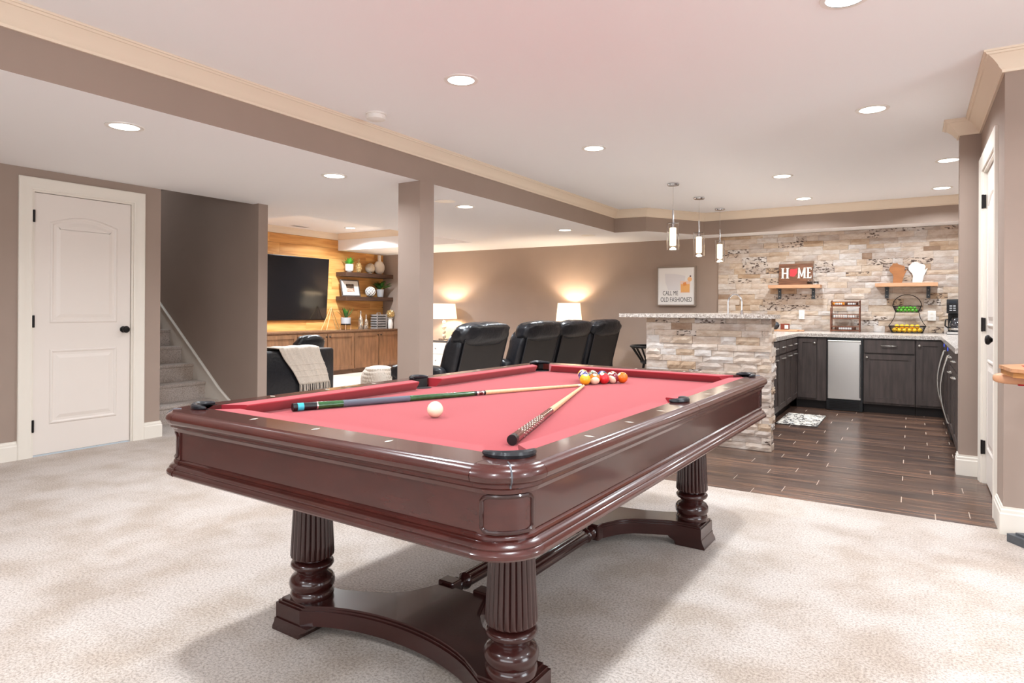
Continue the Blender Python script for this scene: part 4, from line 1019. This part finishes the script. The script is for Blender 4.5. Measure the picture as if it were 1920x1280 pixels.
def flat(nm, pts, m, dy): return MB().prism(pts, dy-.0006, dy, axis='y').obj(nm, m, pp, smooth=0)
flat('pale_shape', [(-.17,.19),(-.02,.185),(.14,.15),(.13,.06),(.06,-.06),(-.12,-.06),(-.16,.06)], mat('pale_grey_ink', S(224,220,222), .7), -.0202)
flat('drink', [(.068,-.10),(.208,-.10),(.212,.075),(.062,.075)], mat('glass_ink', S(238,206,190), .7), -.0206)
flat('liquor', [(.076,-.09),(.200,-.09),(.203,.03),(.073,.03)], mat('amber_ink', S(238,178,112), .7), -.0212)
flat('ice', [(.11,.0),(.16,.012),(.15,.06),(.105,.05)], mat('amber_dark_ink', S(232,150,84), .7), -.0218)
flat('orange_peel', [(.205+.034*cos(2*pi*k/14), .10+.034*sin(2*pi*k/14)) for k in range(14)], mat('peel_ink', S(240,190,140), .7), -.0218)
flat('cherry', [(.215+.012*cos(2*pi*k/10), .145+.012*sin(2*pi*k/10)) for k in range(10)], mat('cherry_ink', S(92,50,52), .7), -.0224)
# ================================================================== LOUNGE
def wrinkle(sc, amp, seed):
    off = Vector((seed*3.7, seed*1.3, seed*5.1))
    def w(d):
        return amp*noise.noise(d*sc+off)+amp*.5*noise.noise(d*sc*2.6+off)
    return w
def folds(seed):
    off = Vector((seed*2.1, seed, 3.3))
    def w(d):
        n_ = noise.noise(d*2.2+off)
        return .05*n_+.045*abs(sin(d.y*7+2.5*n_+seed))*max(0,d.z+.5)
    return w
def lean(k, z0=.3):
    return Matrix(((1,0,-k,k*z0),(0,1,0,0),(0,0,1,0),(0,0,0,1)))
def recliner(label, loc, rz, seed, arm_l=True, arm_r=True, W_=.36):
    t = thing('recliner', label, 'recliner', loc, rz, 'black leather recliners in a row')
    MB().box(.06,.62,-W_+.01,W_-.01,.03,.26).obj('base', LEATHERD, t, smooth=.5, bevel=.02)
    MB().sphere((.38,0,.34), 1, 32, 16, (.31,W_-.01,.13), e=.5, wob=wrinkle(3,.03,seed)).obj('seat', LEATHER, t, smooth=3)
    k = .27
    MB().box(-.0,.012,-W_+.05,W_-.05,.10,.85).xf(lean(k)).obj('back_panel', LEATHERD, t, smooth=.4, bevel=.004)
    bk = MB().sphere((.13,0,.58), 1, 40, 24, (.125,W_,.36), e=.45, wob=wrinkle(3,.04,seed+1)).xf(lean(k)).obj('backrest', LEATHER, t, smooth=3)
    MB().sphere((.085,0,.885), 1, 64, 28, (.135,W_,.125), e=.66, wob=folds(seed)).xf(lean(k)).obj('headrest', LEATHER, bk, smooth=3)
    for s_ in (-1,1):
        MB().tube([(.0,s_*(W_-.045),.10),(.0,s_*(W_-.045),.845)], .007, 6).xf(lean(k)).obj('piping', LEATHER, bk)
    for s_, on in ((-1,arm_r),(1,arm_l)):
        if on:
            MB().box(.05,.66,s_*(W_+.06)-.06,s_*(W_+.06)+.06,.03,.48).obj('arm', LEATHER, t, smooth=.5, bevel=.03)
            MB().sphere((.36,s_*(W_+.06),.50), 1, 32, 16, (.33,.075,.085), e=.55, wob=wrinkle(4,.05,seed+4)).obj('arm_pad', LEATHER, t, smooth=3)
    MB().sphere((.70,0,.28), 1, 24, 14, (.06,.33,.20), e=.5, wob=wrinkle(4,.05,seed+6)).obj('footrest', LEATHER, t, smooth=3)
    for s_ in (-1,1):
        for x_ in (.12,.56): MB().box(x_-.03,x_+.03,s_*.28-.03,s_*.28+.03,0,.035).obj('foot', BLACK, t, smooth=0)
    return t
recliner('black leather recliner nearest the column, largest of the row', (-3.90,5.53,0), pi+radians(2), 1, W_=.455)
recliner('second black leather recliner from the column', (-3.90,6.75,0), pi-radians(1), 2, arm_r=False, W_=.418)
recliner('third black leather recliner from the column, before the right lamp', (-3.90,7.63,0), pi-radians(1), 3, arm_l=False, arm_r=True, W_=.418)
recliner('black leather recliner at the far end, leaning toward the bar', (-3.86,8.58,0), pi-radians(8), 4, arm_l=False, W_=.37)

# sofa with throw and cushion, facing the television (rear towards +X)
sf = thing('sofa', 'low black leather sofa with its back to the pool table', 'sofa', (-6.2,5.08,0), pi)
MB().box(.0,.24,-.62,.62,.05,.655).obj('back', LEATHER, sf, smooth=.5, bevel=.035, bseg=3)
for s_ in (-1,1): MB().box(.22,.92,s_*.53-.09,s_*.53+.09,.05,.60).obj('arm', LEATHER, sf, smooth=.5, bevel=.03, bseg=3)
for s_ in (-1,1): MB().box(.24,.90,min(0,s_*.435)+.003,max(0,s_*.435)-.003,.24,.43).obj('seat_cushion', LEATHER, sf, smooth=.5, bevel=.04, bseg=3)
MB().box(.1,.88,-.42,.42,.05,.24).obj('base', LEATHERD, sf, smooth=0)
for x_ in (.06,.86):
    for y_ in (-.56,.56): MB().box(x_-.03,x_+.03,y_-.03,y_+.03,0,.055).obj('foot', BLACK, sf, smooth=0)
pl = MB().sphere((0,0,0), 1, 28, 14, (.07,.23,.2), e=.6, wob=wrinkle(4,.08,9)).obj('throw_pillow', LEATHER, smooth=3, loc=(-6.60,5.62,.61), rot=(0,radians(16),0))
tag(pl, 'shiny black cushion propped inside the sofa', 'cushion')
KNIT = mat('cream_knit', S(226,212,198), .95, var=.14, scale=90, bump=.6, bscale=160)
th = thing('throw_blanket', 'cream knitted throw with fringe draped over the sofa back', 'blanket', (-6.2,5.10,0))
def blanket_pt(u, v):
    """u across (0..1), v along from the seat side over the back and down the rear"""
    w0 = -.40+.10*v; y = (u-.5)*(.74-.28*v)+(-.05+.53*max(0,v-.40))
    s_ = v*1.0
    if s_ < .30: x, z = -.245-.01, .45+s_*.72
    elif s_ < .30+.26: x, z = -.245+(s_-.30)*(.27/.26), .668+.012*sin((s_-.3)/.26*pi)
    else: x, z = .018, .662-(s_-.56)*.96
    rp = .008*sin(u*19+v*5)+.006*sin(u*37-v*9)
    return (x+abs(rp) if s_ > .5 else x, y+.006*sin(v*17), z+(abs(rp) if .30 <= s_ <= .56 else 0))
nu, nv = 26, 40
def grid(fn, nu, nv, th_=.008):
    vs = [fn(i/nu, j/nv) for j in range(nv+1) for i in range(nu+1)]
    return vs, [(j*(nu+1)+i, j*(nu+1)+i+1, (j+1)*(nu+1)+i+1, (j+1)*(nu+1)+i) for j in range(nv) for i in range(nu)]
vs, fs = grid(blanket_pt, nu, nv)
o = MB().add(vs, fs).obj('knit_cloth', KNIT, th, smooth=3)
md = o.modifiers.new('thickness', 'SOLIDIFY'); md.thickness = .010; md.offset = 1
for j in (30,33,36):
    MB().tube([tuple(Vector(blanket_pt(i/nu, j/nv))+Vector((.010,0,0))) for i in range(nu+1)], .006, 6).obj('woven_band', KNIT, th)
for i in range(26):
    p = Vector(blanket_pt(i/25, 1.0)); MB().tube([p+Vector((.004,0,.01)), p+Vector((.008,.004*sin(i*2.3),-.06)), p+Vector((.006,.01*sin(i*1.7),-.115))], [.005,.006,.003], 5).obj('tassel', KNIT, th)
# pouf
pf_ = thing('knit_pouf', 'round cream chunky-knit pouf near the column', 'pouf', (-5.72,6.0,0))
MB().sphere((0,0,.215), 1, 40, 20, (.21,.21,.215), e=.7).obj('body', KNIT, pf_, smooth=3)
for j in range(9):
    z_ = .05+.042*j; f_ = max(.05, 1-(abs(z_-.215)/.215)**(2/.7))**(.7/2) if abs(z_-.215) < .215 else .05
    n = 34; r_ = .21*f_+.002
    mb = MB()
    for i in range(n):
        a = 2*pi*(i+.5*(j%2))/n
        mb.sphere((r_*cos(a), r_*sin(a), z_), .017, 6, 4, (1,1,1.3))
    mb.obj('knit_row', KNIT, pf_, smooth=3)

# ---- television wall
TVX = -8.895
tv = thing('television', 'large black flat screen television on the pine wall', 'television', (-8.84,7.0,1.485)); tv.rotation_euler = (0, radians(3.5), 0)
MB().box(-.045,-.012,-.955,.955,-.535,.535).obj('housing', BLACK, tv, smooth=.4, bevel=.006)
MB().box(-.012,.0,-.958,.958,-.540,.540).obj('bezel', BLACK, tv, smooth=.4, bevel=.003)
MB().box(-.001,.0012,-.945,.945,-.525,.528).obj('screen', mat('dark_screen_glass', S(14,15,18), .12), tv, smooth=0)
MB().box(-.062,-.045,-.2,.2,-.2,.2).obj('wall_mount', BLACKM, tv, smooth=0)
ld = thing('media_worktop', 'long brown wooden top above the media cabinets', 'worktop', (-8.90,5.55,0))
MB().box(0,.475,0,3.87,.738,.765).obj('slab', ALDERD, ld, smooth=0, bevel=.003)
for y0, w, lab in ((8.21,1.21,'brown two-door media cabinet nearest the back wall'),(6.955,1.25,'brown two-door media cabinet right of the sofa throw'),(5.56,1.39,'brown media cabinet mostly hidden behind the sofa')):
    c = thing('media_cabinet', lab, 'cabinet', (-8.44,y0,0), pi/2, 'brown media cabinets')
    MB().box(0,w,0,.44,.07,.7375).obj('body', ALDER, c, smooth=0); MB().box(0,w,.03,.05,0,.07).obj('toe_kick', ALDERD, c, smooth=0)
    for k in range(2):
        a, b_ = .01+k*w/2, w/2-.008+k*w/2
        front(c, a, b_, .085, .715, 'door', knob=((b_-.03) if k == 0 else (a+.03), .665), m=ALDER, km=BRONZE, rail=.06)
for z1, lab in ((1.81,'upper dark wood floating shelf on the pine wall'),(1.37,'lower dark wood floating shelf on the pine wall')):
    s_ = thing('floating_shelf', lab, 'shelf', (-8.90,8.20,z1), 0, 'dark floating shelves')
    MB().box(0,.27,0,1.225,-.075,0).obj('board', SHELFD, s_, smooth=0, bevel=.002)
    for y_ in (.2,1.0): MB().box(-.002,.012,y_-.02,y_+.02,-.06,-.015).obj('wall_cleat', BLACKM, s_, smooth=0)

def leaves(mb, n, r0, h, spread, width, seed, droop=.3, z0=0):
    rnd = random.Random(seed)
    for k in range(n):
        a = 2*pi*k/n*2.4+rnd.uniform(-.3,.3); s_ = spread*rnd.uniform(.35,1); hh = h*rnd.uniform(.65,1)
        c_, sn = cos(a), sin(a); L_ = []
        for i in range(5):
            q = i/4; r_ = r0*.4+s_*q; z_ = z0+hh*(q-droop*q*q); w_ = width*sin(pi*(.12+.86*q))
            L_.append(((r_*c_-w_*sn, r_*sn+w_*c_, z_), (r_*c_, r_*sn, z_-w_*.35), (r_*c_+w_*sn, r_*sn-w_*c_, z_)))
        vs = [p for t_ in L_ for p in t_]
        mb.add(vs, [(i*3+j,i*3+j+1,i*3+j+4,i*3+j+3) for i in range(4) for j in range(2)])
    return mb
DX = -8.76
# upper shelf
t = thing('potted_plant', 'bright green succulent in a white ribbed pot on the upper shelf', 'plant', (DX,8.388,1.81))
MB().lathe([(.04,0),(.045,.01),(.07,.03),(.076,.06),(.078,.15),(.07,.152),(.066,.13),(.001,.13)],36,flute=lambda a,j: 1-.03*abs(sin(a*9)) if 1<j<5 else 1).obj('pot', WHITE, t)
for k in range(16):
    leaves(MB(), 1, .03, .21*(1 if k%2 else .7), .09+.07*((k*7)%5)/4, .026, k, .25).obj('leaf', LEAFB, t, loc=(0,0,.13), rot=(0,0,k*2.4), smooth=3)
t = thing('gold_pineapple', 'gold openwork pineapple ornament on the upper shelf', 'ornament', (DX,8.628,1.81))
mb = MB().sphere((0,0,.10), 1, 12, 10, (.045,.045,.10))
for j in range(7):
    for i in range(8):
        a = 2*pi*(i+.5*(j%2))/8; zz = .025+.025*j; rr = .047*sqrt(max(.05,1-((zz-.10)/.10)**2)); mb.sphere((rr*cos(a),rr*sin(a),zz), .012, 6, 4)
mb.obj('body', GOLD, t, smooth=3); leaves(MB(), 10, .01, .10, .03, .008, 5, .1).obj('crown', GOLD, t, loc=(0,0,.19), smooth=3)
SANDY = mat('sandy_coral', S(196,180,160), .9, bump=.5, bscale=90, var=.2, scale=60)
t = thing('coral_ball', 'spiky beige coral ball on the upper shelf', 'ornament', (DX+.01,8.915,1.81))
MB().sphere((0,0,.105), .095, 36, 20, wob=wrinkle(9,.10,3)).obj('ball', SANDY, t, smooth=3); MB().lathe([(.035,0),(.04,.006),(.03,.02)],16).obj('foot', SANDY, t)
t = thing('moon_vase', 'round flat cream vase with tall neck on the upper shelf', 'vase', (DX-.03,9.20,1.81))
MB().sphere((0,0,.135), 1, 36, 20, (.07,.135,.135)).obj('body', mat('matte_cream', S(220,208,196), .8, bump=.2, bscale=60), t, smooth=3)
MB().lathe([(.036,.24),(.034,.30),(.034,.375),(.028,.375),(.028,.26)],20,caps=False).obj('neck', MATS['matte_cream'], t)
# lower shelf
t = thing('photo_frame', 'white matted photo frame leaning on the lower shelf', 'picture frame', (DX+.02,8.44,1.3755)); t.rotation_euler = (0,radians(-12),0)
FRD = mat('dark_grey_frame', S(84,76,74), .5); q_ = .225
MB().box(-.02,0,-q_,-q_+.02,0,.31).box(-.02,0,q_-.02,q_,0,.31).box(-.02,0,-q_+.02,q_-.02,0,.02).box(-.02,0,-q_+.02,q_-.02,.29,.31).obj('frame', FRD, t, smooth=0)
mt_ = MB().box(-.012,-.006,-q_+.02,q_-.02,.02,.29).obj('mat_board', WHITE, t, smooth=0)
PH = mat('photo_print', S(120,90,70), .4, col2=S(40,44,40), scale=22)
MB().box(-.0055,-.005,-.10,.09,.08,.15).obj('photo', mat('photo_people', S(150,96,66), .4, col2=S(216,196,180), scale=30), mt_, smooth=0); MB().box(-.0055,-.005,-.10,.09,.15,.23).obj('photo', PH, mt_, smooth=0)
t = thing('lattice_ball', 'white lattice patterned ball on the lower shelf', 'ornament', (DX+.02,8.915,1.371))
MB().sphere((0,0,.10), .088, 28, 18).obj('ball', GREYP, t, smooth=3)
mb = MB()
for k in range(9):
    for s_ in (-1,1):
        a0 = 2*pi*k/9
        mb.tube([(.093*cos(p)*cos(a0+s_*p*.9), .093*cos(p)*sin(a0+s_*p*.9), .10+.093*sin(p)) for p in [-1.35+2.7*i/12 for i in range(13)]], .0065, 5)
mb.obj('lattice', WHITE, t, smooth=3); MB().lathe([(.035,0),(.035,.016),(.02,.022)],16).obj('stand', BLACK, t)
t = thing('potted_plant', 'leafy dark green plant in a grey pot on the lower shelf', 'plant', (DX+.03,9.17,1.371))
MB().lathe([(.05,0),(.058,.005),(.072,.15),(.066,.152),(.06,.13),(.001,.13)],28).obj('pot', GREYP, t)
rnd = random.Random(8)
for k in range(18):
    a = k*2.4; sp_ = .06+.13*rnd.random(); h_ = .06+.11*rnd.random()
    stm = MB().tube([(0,0,.12),(sp_*.5*cos(a),sp_*.5*sin(a),.14+h_*.6),(sp_*cos(a),sp_*sin(a),.14+h_)], .003, 5).obj('stem', LEAFD, t)
    for j in range(4):
        p = Vector((sp_*(.4+.2*j)*cos(a), sp_*(.4+.2*j)*sin(a), .13+h_*(.45+.18*j)))
        leaves(MB(), 3, .0, .035, .06, .022, k*5+j, .5).obj('leaf', LEAF if (k+j)%3 else LEAFD, stm, loc=p, smooth=3)
# on the media top
t = thing('wire_sculpture', 'gold wire triangle sculpture beside the television', 'sculpture', (DX+.08,7.88,.765))
for s_, yo in ((1,-.05),(-1,.07)):
    tri = [(0,yo-.16,.006),(.02*s_,yo+.16,.006),(0,yo+.05*s_,.40)]
    MB().tube(tri, .010, 6, closed=True).obj('triangle', GOLD, t, smooth=.5)
t = thing('potted_plant', 'spiky plant in a grey pot on wooden legs by the sculpture', 'plant', (DX+.05,8.266,.765))
MB().lathe([(.001,.10),(.075,.10),(.088,.11),(.09,.22),(.084,.222),(.08,.2),(.001,.2)],32,caps=False).obj('pot', GREYP, t)
MB().lathe([(.086,.088),(.09,.088),(.09,.104),(.086,.104)],32,caps=False).obj('stand_ring', BLACK, t)
for a in (45,135,225,315): MB().tube([(.08*cos(radians(a)),.08*sin(radians(a)),.13),(.088*cos(radians(a)),.088*sin(radians(a)),0)], .008, 8).obj('leg', BUTCH, t)
for k in range(26): leaves(MB(), 1, .02, .24, .06+.13*((k*5)%4)/3, .013, k+40, .12).obj('leaf', LEAFD if k%2 else LEAF, t, loc=(0,0,.2), rot=(0,0,k*2.4), smooth=3)
MERC = mat('mercury_glass', S(222,210,196), .15, .85, var=.35, scale=40)
for (dy, h_, r_, lab) in ((-.07,.32,.045,'tallest silver mercury-glass bottle on the media top'),(.07,.25,.04,'slim silver mercury-glass bottle right of the tallest'),(.0,.12,.042,'short round silver mercury-glass jar between two bottles')):
    t = thing('silver_bottle', lab, 'bottle', (DX+.05+(.06 if h_ < .2 else 0),8.705+dy,.765), 0, 'silver bottles on the media top')
    MB().lathe([(.001,0),(r_,0),(r_*1.05,.01),(r_*1.02,h_*.55),(r_*.6,h_*.72),(r_*.34,h_*.78),(r_*.34,h_*.93),(r_*.45,h_*.95),(r_*.4,h_)],24).obj('body', MERC, t)
    MB().sphere((0,0,h_+.012), .014, 12, 8).obj('stopper', MERC, t, smooth=3)
t = thing('slatted_box', 'grey slatted wooden crate with dark gaps by the back wall', 'crate', (DX+.03,9.13,.765))
GW = mat('weathered_grey_wood', S(160,154,152), .8, var=.25, scale=12)
MB().box(-.07,.07,-.115,.115,.004,.27).obj('liner', BLACK, t, smooth=0)
for k in range(6): MB().box(-.085,.085,-.13,.13,.003+.048*k,.033+.048*k).obj('slat', GW, t, smooth=0)
for s_ in (-1,1): MB().box(.082,.092,s_*.125-.012,s_*.125+.012,0,.285).obj('corner_post', GW, t, smooth=0)
MB().tube([(0,-.05,.27),(0,-.045,.30),(0,.045,.30),(0,.05,.27)], .006, 6).obj('handle', GREYP, t)
t = thing('white_vase', 'small white vase with rim by the right end of the media top', 'vase', (DX+.12,9.36,.765))
MB().lathe([(.045,0),(.05,.01),(.052,.10),(.04,.17),(.036,.185),(.06,.20),(.062,.208),(.03,.208),(.03,.19)],28,caps=False).obj('body', WHITE, t)
t = thing('gold_orb', 'spiky gold orb resting in the white vase', 'ornament', (DX+.12,9.36,.765+.205))
MB().sphere((0,0,.075), .055, 16, 10).obj('core', GOLD, t, smooth=3)
for k in range(60):
    ph = math.acos(1-2*(k+.5)/60); a = k*2.39996; d = Vector((sin(ph)*cos(a), sin(ph)*sin(a), cos(ph)))
    c_ = Vector((0,0,.075)); MB().tube([c_+d*.05, c_+d*(.075 if d.z < -.8 else .088)], [.012,.004], 5).obj('spike', GOLD, t)

# ---- lamps against the back wall
SHADE = mat('lit_linen_shade', S(250,236,212), .9, emit=.8, ecol=S(255,228,188))
CRYST = mat('crystal', S(235,228,220), .05, trans=.6, ior=1.5)
def lamp(lab, x, y, z, h_shade0, h_shade1, r0, r1, style):
    t = thing('table_lamp', lab, 'lamp', (x,y,z), 0, 'lit table lamps on the back wall')
    a, b_ = h_shade0-z, h_shade1-z
    MB().lathe([(r0,a),(r1,b_),(r1-.004,b_),(r0-.004,a)],36,caps=False).obj('shade', SHADE, t)
    MB().box(-.07,.07,-.07,.07,0,.02).obj('base', CHROME, t, smooth=0, bevel=.003)
    zz = .02; n = 4; st_ = (a-.03-zz)/n
    for k in range(n): MB().sphere((0,0,zz+st_*(k+.5)), st_*.5, 18, 12, (1,1,1.02) if k % 2 == 0 else (.8,.8,1.02)).obj('crystal_ball', CRYST, t, smooth=3)
    MB().tube([(0,0,.02),(0,0,b_-.03)], .006, 8).obj('rod', CHROME, t)
    MB().tube([(-r1+.01,0,b_-.012),(r1-.01,0,b_-.012)], .003, 6).tube([(0,-r1+.01,b_-.012),(0,r1-.01,b_-.012)], .003, 6).obj('spider', CHROME, t)
    ld_ = bpy.data.lights.new('lamp_bulb','POINT'); ld_.energy = 24; ld_.color = (1,.86,.68); ld_.shadow_soft_size = .04
    lo = bpy.data.objects.new('lamp_bulb', ld_); COL.objects.link(lo); lo.parent = t; lo.location = (0,0,(a+b_)/2)
def end_table(lab, x, y, w, d, h):
    t = thing('end_table', lab, 'table', (x,y,0), 0, 'white end tables')
    MB().box(-w,w,-d,d,h-.03,h).obj('top', mat('mirror_top', S(120,116,114), .15, .5), t, smooth=0, bevel=.003)
    MB().box(-w+.02,w-.02,-d+.02,d-.02,.12,h-.031).obj('body', WHITE, t, smooth=0, bevel=.004)
    for k in range(2): dr = MB().box(-w+.035,w-.035,-d+.008,-d+.02,.15+.21*k,.34+.21*k).obj('drawer', WHITE, t, smooth=0, bevel=.003); MB().sphere((0,-d+.0,.245+.21*k), .013, 12, 8).obj('knob', CHROME, dr, smooth=3)
    for sx in (-1,1):
        for sy in (-1,1): MB().box(sx*(w-.05)-.02,sx*(w-.05)+.02,sy*(d-.05)-.02,sy*(d-.05)+.02,0,.12).obj('leg', WHITE, t, smooth=0)
end_table('white end table with mirrored top under the left lamp', -7.13, 9.12, .28, .24, .60)
lamp('lit table lamp with stacked crystal base right of the column', -7.13, 9.12, .60, .975, 1.245, .235, .20, 0)
end_table('white end table hidden behind the recliners under the right lamp', -4.79, 9.27, .20, .13, .60)
lamp('lit table lamp with cream shade behind the recliners', -4.67, 9.21, .60, .965, 1.255, .21, .18, 1)

# ---- octagonal game table at the right edge
OAK = mat('light_oak', S(206,150,110), .4, var=.25, scale=5, stretch=(1,8,1))
GX, GY = .65, 3.655
gt_ = thing('game_table', 'light oak octagonal game table with red felt cut off at the right edge', 'game table', (GX,GY,0))
def octo(r, c=(0,0), ph=0): return [(c[0]+r*cos(radians(ph+45*k)), c[1]+r*sin(radians(ph+45*k))) for k in range(8)]
GP = 27.5
MB().prism(octo(.32,ph=GP), .889, .904).obj('upper_top', OAK, gt_, smooth=0, bevel=.005)
MB().prism(octo(.312,ph=GP), .866, .889).obj('top_rim', mat('oak_veneer', S(196,136,80), .5, var=.3, scale=9), gt_, smooth=0)
fe = MB().prism(octo(.235,ph=GP), .904, .9052).obj('felt', mat('dark_red_felt', S(170,24,36), .95), gt_, smooth=0)
for k in range(6): MB().sphere((-.16+.05*(k%3),-.10+.12*(k//3),.909), .012, 10, 6, (1,1,.5)).obj('red_piece', MATS['dark_red_felt'], fe, smooth=3)
MB().sphere((-.20,.145,.838), 1, 28, 14, (.125,.042,.027), e=.6).obj('elbow_rail', mat('oak_arm', S(214,158,120), .4, var=.2, scale=7), gt_, smooth=3)
MB().box(-.232,.25,.112,.178,.808,.866).obj('felt_skirt', MATS['dark_red_felt'], gt_, smooth=.4, bevel=.004)
MB().lathe([(.14,.05),(.10,.08),(.06,.14),(.05,.4),(.06,.7),(.12,.82),(.2,.866)],28).obj('pedestal', OAK, gt_)
BASEG = mat('grey_stained_base', S(86,88,92), .5, var=.3, scale=14)
bp_ = [(.406,4.054),(.463,3.979),(.50,3.90),(.53,3.50),(1.1,3.5),(1.1,4.10),(.46,4.085)]
MB().prism([(x_-GX,y_-GY) for x_,y_ in bp_], 0, .04).obj('base', BASEG, gt_, smooth=0, bevel=.004)
MB().prism([(x_-GX,y_-GY) for x_,y_ in [(.44,4.045),(.485,3.99),(.53,3.90),(.56,3.54),(1.06,3.54),(1.06,4.06),(.48,4.06)]], .04, .052).obj('base_step', BASEG, gt_, smooth=0, bevel=.003)
